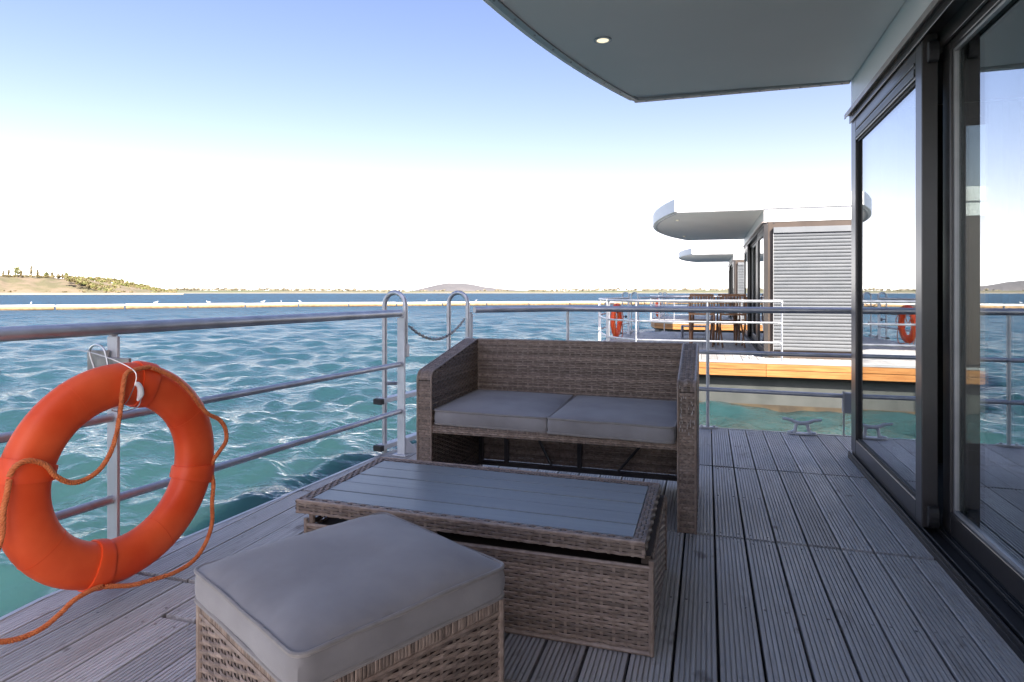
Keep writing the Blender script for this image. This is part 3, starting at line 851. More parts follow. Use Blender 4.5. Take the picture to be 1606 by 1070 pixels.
edges = [(Vector((*poly[i], 0)), Vector((*poly[(i + 1) % len(poly)], 0))) for i in range(len(poly))]
def outside(x, y):
    for p, q in edges:
        if (q - p).cross(Vector((x, y, 0)) - p).z < 0.012 * (q - p).length: return True
    return False
def put_plank(xc, y0, y1, w=PITCHX - 0.0085):
    l = y1 - y0 - 0.022
    corners = [(xc - w / 2, y0), (xc + w / 2, y0), (xc - w / 2, y1), (xc + w / 2, y1), (xc - w / 2, (y0 + y1) / 2), (xc + w / 2, (y0 + y1) / 2)]
    out = [outside(*c) for c in corners]
    if all(out) : return
    key = (round(l, 3), round(w, 4))
    if any(out):
        me = None
    else:
        me = cache.get(key)
    if me is None:
        mb = plank_mesh(w, l)
        me = bpy.data.meshes.new('plank'); me.from_pydata(mb.v, [], mb.f); me.update()
        if any(out):
            bm = bmesh.new(); bm.from_mesh(me)
            off = Vector((xc, y0 + 0.011, 0))
            for p, q in edges:
                d = (q - p).normalized(); nrm = Vector((d.y, -d.x, 0))
                geom = bm.verts[:] + bm.edges[:] + bm.faces[:]
                if not geom: break
                r_ = bmesh.ops.bisect_plane(bm, geom=geom, plane_co=p - off - nrm * 0.012, plane_no=nrm, clear_outer=True)
                es = [e for e in r_['geom_cut'] if isinstance(e, bmesh.types.BMEdge)]
                if es: bmesh.ops.edgeloop_fill(bm, edges=es)
            if not bm.verts: bm.free(); return
            bm.to_mesh(me); bm.free()
        else: cache[key] = me
    o = link('plank', me, M['plank'], deck, loc=(xc, y0 + 0.011, random.uniform(-0.0012, 0.0012)))
for k in range(-19, 25):
    xc = X0 + (k + 0.5) * PITCHX
    if k <= 6:
        rr2 = list(rows)
        if xc < -1.72: rr2[3] = 1.8
        for i in range(6):
            if k == 6:
                put_plank(xc - 0.008, rr2[i], rr2[i + 1], PITCHX - 0.0235) if i not in (0, 5) else put_plank(xc, rr2[i], rr2[i + 1])
            else: put_plank(xc, rr2[i], rr2[i + 1])
    else:
        put_plank(xc, rows[0], FYN - 0.004); put_plank(xc, FYF + 0.004, rows[6])
def inset(d):
    n = len(poly); res = []
    for i in range(n):
        p0, p1, p2 = Vector(poly[i - 1]), Vector(poly[i]), Vector(poly[(i + 1) % n])
        a = (p1 - p0).normalized(); c = (p2 - p1).normalized()
        na_, nc_ = Vector((-a.y, a.x)), Vector((-c.y, c.x))
        bis = (na_ + nc_); bis = bis / max(bis.dot(na_), 0.2) * 1.0
        res.append(tuple(p1 + bis * d))
    return res
MB().prism(inset(0.06), -0.27, -0.032).build('gap_backing', M['under'], deck)  # solid dark slab added so the gaps between boards look shaded
# screw heads, two per joist line in every board of the seating area
b = MB()
for k in range(-16, 7):
    for y_ in [r_ + o_ for r_ in rows for o_ in (-0.045, 0.045)] + [(rows[i] + rows[i + 1]) / 2 for i in range(6)]:
        for dx in (-0.034, 0.034):
            x_ = X0 + (k + 0.5) * PITCHX + dx + random.uniform(-.003, .003); y2 = y_ + random.uniform(-.004, .004)
            if outside(x_ - 0.03, y2) or not (rows[0] + .02 < y2 < rows[6] - .02) or x_ > 0.83: continue
            b.cyl((x_, y2), 0.0042, -0.004, 0.0012, 6)
b.build('deck_screws', M['steel'], deck, kind='stuff')
# edge beams in two courses, with a pale metal nosing on top
def edge_run(p, q, zo, zi, t, mname, name, cut=2.0, gap=0.004):
    p, q = Vector((*p, 0)), Vector((*q, 0)); L_ = (q - p).length; d = (q - p) / L_; nrm = Vector((d.y, -d.x, 0))
    n = max(1, round(L_ / cut))
    for i in range(n):
        a = p + d * (L_ * i / n + (gap if i else 0.0)); c = p + d * (L_ * (i + 1) / n)
        poly_ = [(a - nrm * t), (a), (c), (c - nrm * t)]
        MB().prism([(v.x, v.y) for v in poly_], zo, zi).build(name, M[mname], deck, bev=0.004)
n = len(poly)
for i in range(n - 1):
    p, q = Vector(poly[i]), Vector(poly[i + 1])
    d = (q - p).normalized(); nn = Vector((d.y, -d.x))
    edge_run(p + nn * 0.0 + d * 0.002, q - d * 0.002, -0.125, -0.034, 0.05, 'beam', 'edge_beam')
    edge_run(p - nn * 0.004 + d * 0.003, q - nn * 0.004 - d * 0.003, -0.225, -0.132, 0.046, 'beam', 'edge_beam')
no = MB()
for i in range(n - 1):
    p, q = Vector((*poly[i], 0)), Vector((*poly[i + 1], 0)); d = (q - p).normalized(); nn = Vector((d.y, -d.x, 0))
    pts = [p + nn * 0.006, q + nn * 0.006, q - nn * 0.012, p - nn * 0.012]
    no.prism([(v.x, v.y) for v in pts], -0.032 + 0.0004 * i, 0.001 + 0.0004 * i)
no.build('nosing', M['edge'], deck)
hull = MB().prism(inset(0.16), -1.2, -0.272).build('hull', M['hull'], deck, bev=0.02)
MB().prism(inset(0.152), WZ - 0.3, WZ + 0.055).build('waterline', M['scum'], deck)

# railings ------------------------------------------------------------
RZ = ((0.9, 0.0235), (0.578, 0.0155), (0.282, 0.0155))
def rail_post(par, p, ax, bx=0.055, by=0.012, gusset=None):
    ax = Vector(ax).normalized(); cx_ = Vector((-ax.y, ax.x))
    b = MB(); b.obox(p, cx_, ax, bx / 2, by / 2, 0.0, 0.872)
    b.obox(p, cx_, ax, 0.008, 0.012, 0.872, 0.885)
    b.obox(p, cx_, ax, bx / 2 + 0.02, 0.03, 0.0015, 0.011)
    if gusset:
        d = Vector(gusset).normalized()
        w = Vector((-d.y, d.x)) * 0.004
        vs = []
        for s_ in (1, -1):
            for (r_, z) in ((0.005, 0.012), (0.1, 0.012), (0.1, 0.03), (0.005, 0.14)):
                vs.append((p[0] + d.x * r_ + w.x * s_, p[1] + d.y * r_ + w.y * s_, z))
        b.add(vs, [(0, 1, 2, 3), (7, 6, 5, 4), (0, 4, 5, 1), (1, 5, 6, 2), (2, 6, 7, 3), (3, 7, 4, 0)])
    return b.build('post', M['post'], par, bev=0.002, loc=None)
def rail_tubes(par, pts, closed_ends=(False, False), zs=RZ, n=12):
    for i, (z, r) in enumerate(zs):
        P = [(p[0], p[1], z) for p in pts]
        MB().tube(P, r, n).build('rail', M['alu'], par, smooth=True)

LP = [(-1.62, -1.28), (-1.86, -0.42), (-2.06, 0.55), (-2.118, 1.15), (-2.054, 1.747), (-1.849, 3.575)]
rl = empty('railing', (0, 0, 0), 0, 'long left railing of round galvanised rails carrying the near orange life ring', 'railing', 'galvanised deck railings')
rail_tubes(rl, smooth_path([(x, y, 0) for x, y in LP[:4]], 5)[:-1] + [Vector((*LP[3], 0)), Vector((*LP[4], 0)), Vector((*LP[5], 0))])
for i in (0, 2, 4): rail_post(rl, LP[i], (LP[i + 1][0] - LP[i][0], LP[i + 1][1] - LP[i][1]))
rail_post(rl, (-1.845, 3.585), (0.2, 1.83), gusset=(0.85, 0.55))
# bracket that carries the ring
b = MB(); b.box(-2.15, -2.06, 1.722, 1.738, 0.748, 0.822); b.box(-2.075, -1.93, 1.70, 1.712, 0.76, 0.8)
b.build('ring_bracket', M['steel'], rl, bev=0.002)
b = MB(); b.tube(smooth_path([(-2.1, 1.71, 0.76), (-2.11, 1.70, 0.82), (-2.07, 1.69, 0.845), (-2.03, 1.69, 0.83), (-2.01, 1.69, 0.77)], 6), 0.004, 6)
b.build('hook_loop', M['wire'], rl, smooth=True)

FP = [(-1.672, 4.43), (-1.60, 4.53), (-1.16, 4.95), (-1.09, 4.985), (-0.98, 5.0), (0.0, 5.0), (1.3, 5.0)]
rf = empty('railing', (0, 0, 0), 0, 'railing along the far deck edge behind the sofa, meeting the glass doors', 'railing', 'galvanised deck railings')
rail_tubes(rf, [Vector((x, y, 0)) for x, y in FP[:6]] + [Vector((1.06, 5.0, 0))], zs=RZ[:2])
MB().tube([(x, y, 0.296) for x, y in FP[:6]] + [(0.93, 5.0, 0.29)], 0.0155, 12).build('rail', M['alu'], rf, smooth=True)
rail_post(rf, (-1.69, 4.4), (0.7, 0.7))
for x in (-1.08, 0.004): 
    b = MB(); b.cyl((x, 5.0), 0.0125, 0.0, 0.88, 10); b.prism([(x + 0.075 * math.cos(w), 5.0 + 0.028 * math.sin(w)) for w in np.linspace(0, 2 * PI, 16, endpoint=False)], 0.0015, 0.014)
    for dx in (-0.045, 0.045): b.cyl((x + dx, 5.0), 0.009, 0.014, 0.024, 6)
    b.build('post', M['alu'], rf, smooth=True)
b = MB(); b.box(0.925, 1.05, 4.97, 5.03, 0.17, 0.315)
b.build('end_box', M['greybox'], rf, bev=0.006)
MB().box(0.922, 0.932, 4.965, 4.969, 0.012, 0.33).build('end_plate', M['edge'], rf)
b = MB(); b.cyl((1.05, 5.0), 0.0125, 0.0, 0.88, 10); b.build('post', M['alu'], rf, smooth=True)

# ladder ----------------------------------------------------------------
def ladder():
    t = empty('swim_ladder', (-1.9, 4.0, 0), 0, 'swim ladder between the railings with two tall hoop handles', 'ladder', 'swim ladders on the houseboat decks')
    o = Vector((-1.9, 4.0, 0))
    e = Vector((0.17, 0.82, 0)).normalized(); outw = Vector((-e.y, e.x, 0))
    A, C = Vector((-1.838, 3.625, 0)), Vector((-1.70, 4.365, 0))
    Rr = 0.085
    for P0 in (A, C):
        pts = [P0 + Vector((0, 0, 0.62))] + [P0 + Vector((0, 0, 0.95))]
        for i in range(1, 13):
            w = PI * i / 12
            pts.append(P0 + outw * (Rr - Rr * math.cos(w)) + Vector((0, 0, 0.945 + Rr * math.sin(w))))
        pts += [P0 + outw * 2 * Rr + Vector((0, 0, z)) for z in (0.8, 0.4, 0.0, -0.5, -1.1)]
        MB().tube([p - o for p in pts], 0.0165, 10).build('hoop_handle', M['alu'], t, smooth=True)
        b = MB(); b.obox((P0 - o - Vector((0.0, 0, 0))).to_2d(), (1, 0), (0, 1), 0.02, 0.02, 0.62, 0.7); b.build('clamp', M['post'], t, bev=0.003)
    S1, S2 = A + outw * 2 * Rr, C + outw * 2 * Rr
    for z in (0.33, 0.03, -0.27, -0.57, -0.87):
        p, q = S1 - e * 0.075, S2 + e * 0.075
        n2 = Vector((outw.x, outw.y))
        b = MB(); mid = (p + q) / 2 - o; hl = (q - p).length / 2 - 0.035
        b.obox((mid.x, mid.y), (e.x, e.y), n2, hl, 0.03, z - 0.015, z + 0.015)
        rg = b.build('rung', M['post'], t, bev=0.003)
        for c in (p + e * 0.018 - o, q - e * 0.018 - o):
            b = MB(); b.obox((c.x, c.y), (e.x, e.y), n2, 0.0172, 0.032, z - 0.018, z + 0.018); b.build('end_cap', M['rubber'], rg, bev=0.003)
    p = S1 - o; b = MB(); q = p + e * 0.1 + Vector((0, 0, 0)) - outw * 0.055
    b.tube([(p.x, p.y, 0.44), (q.x, q.y, 0.43)], 0.012, 8); bm_ = b.build('standoff', M['alu'], t, smooth=True)
    dv = (q - p).normalized(); b = MB(); b.tube([tuple(q + Vector((0, 0, 0.43)) - dv * 0.006), tuple(q + dv * 0.006 + Vector((0, 0, .43))), tuple(q + dv * 0.022 + Vector((0, 0, .43)))], [0.034, 0.034, 0.022], 14); b.build('buffer', M['rubber'], bm_, smooth=True)
    return t
lad = ladder()
def chain():
    a, c = Vector((-1.826, 3.66, 0.815)), Vector((-1.712, 4.33, 0.835))
    n = 34; b = MB()
    pts = [a.lerp(c, i / n) - Vector((0, 0, 0.115 * (1 - (2 * i / n - 1) ** 2))) for i in range(n + 1)]
    for i in range(n):
        p = (pts[i] + pts[i + 1]) / 2; t = (pts[i + 1] - pts[i]).normalized()
        side = t.cross(Vector((0, 0, 1))).normalized()
        if i % 2: side = t.cross(side).normalized()
        ring = [p + t * (0.0165 * math.cos(w)) + side * (0.0085 * math.sin(w)) for w in np.linspace(0, 2 * PI, 10, endpoint=False)]
        b.tube(ring, 0.0034, 5, closed=True)
    return b.build('chain', M['steel'], None, smooth=True, label='thin link chain sagging between the two ladder hoops', cat='chain', group='safety chains at the ladders', loc=(-1.77, 4.0, 0.75))
ch0 = chain()
def cleat(x, y):
    t = empty('mooring_cleat', (x, y, 0.0), 0, 'grey cast mooring cleat bolted at the far deck edge beside the door', 'mooring cleat', 'cast mooring cleats')
    b = MB()
    b.prism([(0.1 * math.copysign(abs(math.cos(w)) ** 0.8, math.cos(w)), 0.03 * math.sin(w)) for w in np.linspace(0, 2 * PI, 20, endpoint=False)], 0.003, 0.014)
    for s_ in (-1, 1): b.cyl((s_ * 0.082, 0), 0.016, 0.012, 0.022, 8)
    b.build('base', M['cast'], t, bev=0.003)
    b = MB()
    for s_ in (-1, 1):
        b.tube([(s_ * 0.058, 0, 0.012), (s_ * 0.045, 0, 0.03), (s_ * 0.04, 0, 0.06), (s_ * 0.034, 0, 0.082)], [0.021, 0.0125, 0.0115, 0.015], 10)
    hp_ = smooth_path([(-0.13, 0, 0.112), (-0.08, 0, 0.105), (-0.04, 0, 0.088), (0, 0, 0.082), (0.04, 0, 0.088), (0.08, 0, 0.105), (0.13, 0, 0.112)], 4)
    b.tube(hp_, [0.009 + 0.005 * (1 - abs(p.x) / 0.13) for p in hp_], 10)
    b.build('horn', M['cast'], t, smooth=True)
    return t
cl0 = cleat(0.655, 4.975)
tag(cl0, 'grey cast mooring cleat bolted at the far deck edge beside the near sliding doors')

# life ring ------------------------------------------------------------
def life_ring():
    ang = R(6.4)
    ux, nx = Vector((math.sin(ang), math.cos(ang), 0)), Vector((math.cos(ang), -math.sin(ang), 0))
    O = Vector((-1.871, 1.613, 0.433))
    t = empty('life_ring', tuple(O), 0, 'large orange life ring with rope loops, hung on the left railing post', 'life ring', 'orange life rings on the railings')
    def P(s, z, q): return ux * s + Vector((0, 0, z)) + nx * q
    Rm, ra, rb = 0.291, 0.0715, 0.05
    n, m = 72, 22
    b = MB(); vs, fs = [], []
    for i in range(n):
        w = 2 * PI * i / n
        for k in range(m):
            v = 2 * PI * k / m
            cr, sr = math.cos(v), math.sin(v)
            r_ = Rm + ra * math.copysign(abs(cr) ** 0.86, cr); q = rb * math.copysign(abs(sr) ** 0.86, sr)
            vs.append(tuple(P(r_ * math.cos(w), r_ * math.sin(w), q)))
    for i in range(n):
        for k in range(m): fs.append((i * m + k, i * m + (k + 1) % m, ((i + 1) % n) * m + (k + 1) % m, ((i + 1) % n) * m + k))
    b.add(vs, fs); body = b.build('ring_body', M['ring'], t, smooth=True)
    # faint moulding seams round the tube
    b = MB()
    for a0 in (30, 120, 215, 300):
        w = R(a0)
        pts = []
        for k in range(26):
            v = 2 * PI * k / 26; cr, sr = math.cos(v), math.sin(v)
            pts.append(P((Rm + (ra + .0003) * math.copysign(abs(cr) ** .86, cr)) * math.cos(w), (Rm + (ra + .0003) * math.copysign(abs(cr) ** .86, cr)) * math.sin(w), (rb + .0003) * math.copysign(abs(sr) ** .86, sr)))
        b.tube(pts, 0.0009, 4, closed=True)
    b.build('seam', M['ring'], body, smooth=True, kind='stuff')
    for a0 in (75, 165, 255, 345):
        b = MB(); vs, fs = [], []
        ks = list(range(-4, 16)); na_ = 6
        for i in range(na_ + 1):
            w = R(a0 - 5.5 + 11 * i / na_)
            for k in ks:
                v = 2 * PI * k / 22 - 0.3
                for gr in (0.0, 0.0075):
                    cr, sr = math.cos(v), math.sin(v)
                    e_ = gr if 0 < i < na_ else gr * 0.75
                    r_ = Rm + (ra + e_) * math.copysign(abs(cr) ** .86, cr); q = (rb + e_) * math.copysign(abs(sr) ** .86, sr)
                    vs.append(tuple(P(r_ * math.cos(w), r_ * math.sin(w), q)))
        nk = len(ks) * 2
        for i in range(na_):
            for k in range(len(ks) - 1):
                a = i * nk + k * 2
                fs.append((a + 1, a + 3, a + nk + 3, a + nk + 1))
            fs.append((i * nk, i * nk + 1, (i + 1) * nk + 1, (i + 1) * nk)); e2 = nk - 2
            fs.append((i * nk + e2 + 1, i * nk + e2, (i + 1) * nk + e2, (i + 1) * nk + e2 + 1))
        for i in (0, na_):
            for k in range(len(ks) - 1):
                a = i * nk + k * 2; q4 = (a, a + 2, a + 3, a + 1); fs.append(q4 if i == 0 else q4[::-1])
        b.add(vs, fs); b.build('strap', M['strap'], t, smooth=True)
    loops = [
        [(0.07, .345, .05), (0.016, 0.341, .055), (-0.019, 0.332, .058), (-0.034, 0.284, .062), (-0.042, 0.203, .06), (-0.058, 0.103, .05), (-0.094, 0.041, .045), (-0.143, 0.018, .045), (-0.19, 0.023, .05), (-0.236, 0.056, .058), (-0.268, 0.098, .063), (-0.312, 0.12, .062), (-0.342, 0.11, .058), (-.352, .085, .05)],
        [(-.352, .075, .05), (-0.362, 0.03, .055), (-0.369, -0.003, .055), (-0.37, -0.073, .05), (-0.39, -0.136, .05), (-0.42, -0.227, .055), (-0.43, -0.297, .058), (-0.405, -0.342, .06), (-0.367, -0.365, .06), (-0.32, -0.376, .06), (-0.27, -0.374, .06), (-0.223, -0.356, .058), (-0.18, -0.335, .055), (-0.12, -0.33, .05), (-.09, -.335, .045)],
        [(-.08, -.34, .045), (-0.05, -0.35, .05), (0.001, -0.368, .055), (0.069, -0.378, .06), (0.153, -0.388, .06), (0.231, -0.377, .06), (0.285, -0.334, .058), (0.317, -0.27, .055), (0.322, -0.195, .05), (0.332, -0.132, .045), (0.335, -0.1, .035), (.338, -.085, .03)],
        [(.338, -.075, .03), (0.336, -0.04, .04), (0.352, -0.012, .05), (0.381, 0.025, .055), (0.378, 0.074, .055), (0.351, 0.114, .052), (0.302, 0.142, .055), (0.263, 0.182, .056), (0.218, 0.24, .056), (0.166, 0.29, .054), (0.11, 0.325, .05), (.08, .34, .048)]]
    for lp in loops:
        path = smooth_path([P(s, z, q + 0.004) for s, z, q in lp], 14)
        b = MB(); tot = 0; strands = [[], [], []]
        for i, p in enumerate(path):
            if i: tot += (p - path[i - 1]).length
            tg = (path[min(i + 1, len(path) - 1)] - path[max(i - 1, 0)]).normalized()
            n1 = tg.cross(nx).normalized() if abs(tg.dot(nx)) < 0.95 else tg.orthogonal().normalized(); n2 = tg.cross(n1)
            for k in range(3):
                w = 2 * PI * (tot / 0.026 + k / 3)
                strands[k].append(p + (n1 * math.cos(w) + n2 * math.sin(w)) * 0.004)
        for k in range(3): b.tube(strands[k], 0.0045, 6)
        b.build('grab_rope', M['rope'], t, smooth=True)
    b = MB()
    b.tube(smooth_path([P(-0.125, 0.405, -.13), P(-.1, 0.412, -.06), P(-0.05, 0.385, 0.02), P(0.003, 0.338, .07), P(0.007, 0.29, .066)], 6), 0.0017, 5)
    b.tube(smooth_path([P(.007, .29, .066), P(-.02, .235, .06), P(-.06, .22, .05), P(-.02, .208, .045), P(.03, .215, .048), P(.036, .25, .058)], 6), 0.0017, 5)
    wr = b.build('wire', M['wire'], t, smooth=True)
    b = MB(); b.tube(smooth_path([P(0.008, 0.3, .068), P(0.022, 0.285, .069), P(.026, .258, .068), P(0.016, 0.238, .066)], 5), [0.004, .005, .007, .0085, .0085, .0085, .0095, .0095, .0095, .01, .01, .009, .008, .006, .005, .003], 8)
    b.build('snap_hook', M['plug'], wr, smooth=True)
    return t
lr = life_ring()

# copies of the moored neighbours -----------------------------------------
def near_railing():
    r_ = empty('railing', (0, 0, 0), 0, 'railing on the near edge of the second houseboat, ending before the striped blind', 'railing', 'galvanised deck railings')
    pts = [(-1.60, -1.36), (-1.16, -1.83), (-1.09, -1.875), (-0.98, -1.89), (0.0, -1.89), (1.03, -1.89)]
    for z, r0 in RZ:
        P = [(x, y, z) for x, y in pts] + [(1.055, -1.89, z - 0.006), (1.06, -1.89, z - 0.03)]
        MB().tube(P, r0, 10).build('rail', M['alu'], r_, smooth=True)
    for x, y in ((-1.60, -1.36), (-1.08, -1.89), (0.0, -1.89), (1.06, -1.89)):
        MB().cyl((x, y), 0.014, 0.0, 0.88, 8).build('post', M['alu'], r_, smooth=True)
    return r_
nr0 = near_railing(); nr0.location.y = PITCH
def shift_copy(o, dy, label, skip=()):
    c = copy_tree(o, None, skip); c.location.y += dy
    tag(c, label); return c
for k, (nm, nth) in enumerate((('second', 'second'), ('third', 'third'))):
    dy = PITCH * (k + 1)
    shift_copy(hb, dy, ['second houseboat with white curved roof and silver blinds, beyond the sofa', 'farthest houseboat, its small white roof showing beneath the second roof'][k])
    shift_copy(deck, dy, ['deck of the second houseboat with bright orange edge beams', 'deck of the farthest houseboat with a short orange edge'][k])
    shift_copy(rl, dy, ['left railing of the second houseboat, behind its orange life ring', 'left railing of the farthest houseboat'][k])
    shift_copy(rf, dy, ['far side railing of the second houseboat behind the wooden furniture', 'far side railing of the farthest houseboat'][k])
    shift_copy(lad, dy, ['swim ladder of the second houseboat, two thin hoops above its railing', 'swim ladder of the farthest houseboat, tiny hoops on the horizon'][k])
    shift_copy(lr, dy, ['orange life ring seen edge-on at the second houseboat', 'tiny orange life ring on the farthest houseboat'][k])
    if k == 0:
        c = copy_tree(ch0); c.location.y += dy; tag(c, 'thin chain between the ladder hoops of the second houseboat')
        c = shift_copy(cl0, dy, 'pale mooring cleat on the sunlit near edge of the second deck'); c.location = (0.62, dy - 1.80, 0)
        c = shift_copy(nr0, 0, 'x'); c.location.y = 2 * PITCH; tag(c, 'near railing of the farthest houseboat')

# teak table and chairs on the second houseboat --------------------------------
def teak_table(x, y, z=0):
    t = empty('teak_table', (x, y, z), 0, 'folding wooden table on the shaded terrace of the second houseboat', 'table')
    for i in range(6):
        MB().box(-0.52, 0.52, -0.4 + i * 0.134, -0.4 + i * 0.134 + 0.125, 0.735, 0.757).build('slat', M['teak'], t, bev=0.003)
    b = MB(); b.box(-0.5, 0.5, -0.36, -0.33, 0.67, 0.734); b.box(-0.5, 0.5, 0.33, 0.36, 0.67, 0.734); b.box(-0.5, -0.47, -0.33, 0.33, 0.67, 0.734); b.box(0.47, 0.5, -0.33, 0.33, 0.67, 0.734)
    b.build('apron', M['teak'], t)
    for sx in (-0.42, 0.42):
        for s_ in (1, -1):
            MB().tube([(sx, -0.32 * s_, 0.0), (sx + 0.03 * s_, 0.32 * s_, 0.72)], 0.024, 6).build('leg', M['teak'], t)
    return t
def teak_chair(x, y, rz, lab):
    t = empty('folding_chair', (x, y, 0), rz, lab, 'chair', 'folding wooden chairs at the terrace table')
    for i in range(7): MB().box(-0.21, 0.21, -0.2 + i * 0.06, -0.2 + i * 0.06 + 0.045, 0.44, 0.458).build('seat_slat', M['teak'], t)
    for sx in (-0.225, 0.225):
        MB().tube([(sx, -0.26, 0), (sx, 0.16, 0.5), (sx, 0.26, 0.95)], 0.017, 6).build('leg', M['teak'], t)
        MB().tube([(sx * 0.88, 0.26, 0), (sx * 0.88, -0.2, 0.44)], 0.016, 6).build('leg', M['teak'], t)
        MB().box(sx - 0.025, sx + 0.025, -0.22, 0.2, 0.63, 0.65).build('armrest', M['teak'], t)
    b = MB(); b.box(-0.22, 0.22, 0.245, 0.27, 0.955, 1.0); b.build('top_rail', M['teak'], t)
    b = MB(); b.box(-0.22, 0.22, 0.19, 0.21, 0.6, 0.635); b.build('low_rail', M['teak'], t)
    for i in range(7): MB().tube([(-0.18 + i * 0.06, 0.2, 0.62), (-0.18 + i * 0.06, 0.258, 0.965)], 0.011, 5).build('back_slat', M['teak'], t)
    return t
TY = PITCH + 1.35
teak_table(0.12, TY + 0.0)
for (x, y, rz, lab) in ((-0.1, TY - 0.6, PI, 'folding wooden chair at the near left side of the terrace table'), (0.45, TY - 0.62, PI + .1, 'folding wooden chair at the near right side of the terrace table, by the dark wall'),
                        (-0.12, TY + 0.62, 0.05, 'folding wooden chair at the far left side of the terrace table'), (0.42, TY + 0.6, -.08, 'folding wooden chair at the far right side of the terrace table')):
    teak_chair(x, y, rz, lab)
t = empty('foot_stool', (-0.28, PITCH + 2.75, 0), 0, 'low grey framed footstool on the second terrace, left of the wooden table', 'footstool')
for x in (-0.26, 0.26):
    MB().tube(smooth_path([(x, -0.24, 0.0), (x, -0.26, 0.2), (x, -0.2, 0.27), (x, 0.2, 0.27), (x, 0.26, 0.2), (x, 0.24, 0)], 5), 0.022, 8).build('side_frame', M['greybox'], t, smooth=True)
for z in (0.27, 0.09): MB().box(-0.24, 0.24, -0.21, 0.21, z - 0.012, z + 0.012).build('sling', M['greybox'], t, bev=0.004)

# ------------------------------------------------------------------ wicker furniture
def weave(mb, O, U, V, lu, lv, ps=0.0115, pk=0.036, top=None, bot=None, rr_=None, amp=0.0028, back=None):
    """woven panel: strands run along U and pass over and under stakes that stand along V"""
    rr_ = rr_ or random
    O, U, V = Vector(O), Vector(U).normalized(), Vector(V).normalized(); Nn = U.cross(V)
    nk = max(2, round(lu / pk)); pk = lu / nk; nrow = max(1, round(lv / ps)); ps = lv / nrow
    if back is not None:
        pass
    seg = 3
    for j in range(nrow):
        v = (j + 0.5) * ps; a = rr_.random(); run = []
        dv = rr_.uniform(-0.0006, 0.0006)
        for i in range(nk * seg + 1):
            u = i * pk / seg
            ok = (top is None or v < top(u)) and (bot is None or v > bot(u))
            if ok: run.append((u, amp * math.cos(PI * (u / pk) + PI * (j % 2)) ))
            if (not ok or i == nk * seg):
                if len(run) > 1:
                    vs, fs = [], []
                    hw = ps * 0.47
                    for (uu, nn_) in run:
                        c = O + U * uu + V * (v + dv)
                        vs += [tuple(c - V * hw + Nn * (nn_ - 0.0012)), tuple(c - V * hw * 0.55 + Nn * (nn_ + 0.0012)), tuple(c + V * hw * 0.55 + Nn * (nn_ + 0.0012)), tuple(c + V * hw + Nn * (nn_ - 0.0012))]
                    for q in range(len(run) - 1):
                        for k in range(3): fs.append((q * 4 + k, q * 4 + 4 + k, q * 4 + 5 + k, q * 4 + 1 + k))
                    mb.add(vs, fs, min(1, max(0, a + rr_.uniform(-.1, .1))))
                run = []
    for i in range(nk + 1):
        u = min(max(i * pk, 0.004), lu - 0.004)
        vt = lv if top is None else min(lv, top(u)); vb = 0 if bot is None else max(0, bot(u))
        if vt - vb < 0.01: continue
        w = min(0.0045, pk * 0.3)
        vs = [tuple(O + U * (u - w) + V * vb), tuple(O + U * (u + w) + V * vb), tuple(O + U * (u + w) + V * vt), tuple(O + U * (u - w) + V * vt)]
        mb.add(vs, [(0, 1, 2, 3)], rr_.uniform(0.2, 0.7))

def wrap(mb, O, U, V, lu, lv, pw=0.0085, bulge=0.004):
    """close-set short strands standing along V, wound over a rim"""
    O, U, V = Vector(O), Vector(U).normalized(), Vector(V).normalized(); Nn = U.cross(V)
    n = max(1, round(lu / pw)); pw = lu / n
    for i in range(n):
        u = (i + 0.5) * pw; lean = random.uniform(-0.0015, 0.0015); a = random.random(); hb_ = bulge * random.uniform(0.7, 1.15)
        vs, fs = [], []
        for k, vv in enumerate((0, 0.2, 0.8, 1.0)):
            h_ = hb_ * (1.0 if 0 < k < 3 else 0.2)
            for s_, d_ in ((-0.48, 0), (-0.25, 1), (0.25, 1), (0.48, 0)):
                vs.append(tuple(O + U * (u + s_ * pw + lean * vv) + V * (lv * vv) + Nn * (h_ * (0.35 + 0.65 * d_))))
        for k in range(3):
            for q in range(3): fs.append((k * 4 + q, k * 4 + q + 1, k * 4 + 5 + q, k * 4 + 4 + q))
        mb.add(vs, fs, a)

def wbuild(mb, name, par, loc=None, kind=None):
    return mb.build(name, M['wicker'], par, kind=kind, loc=None)

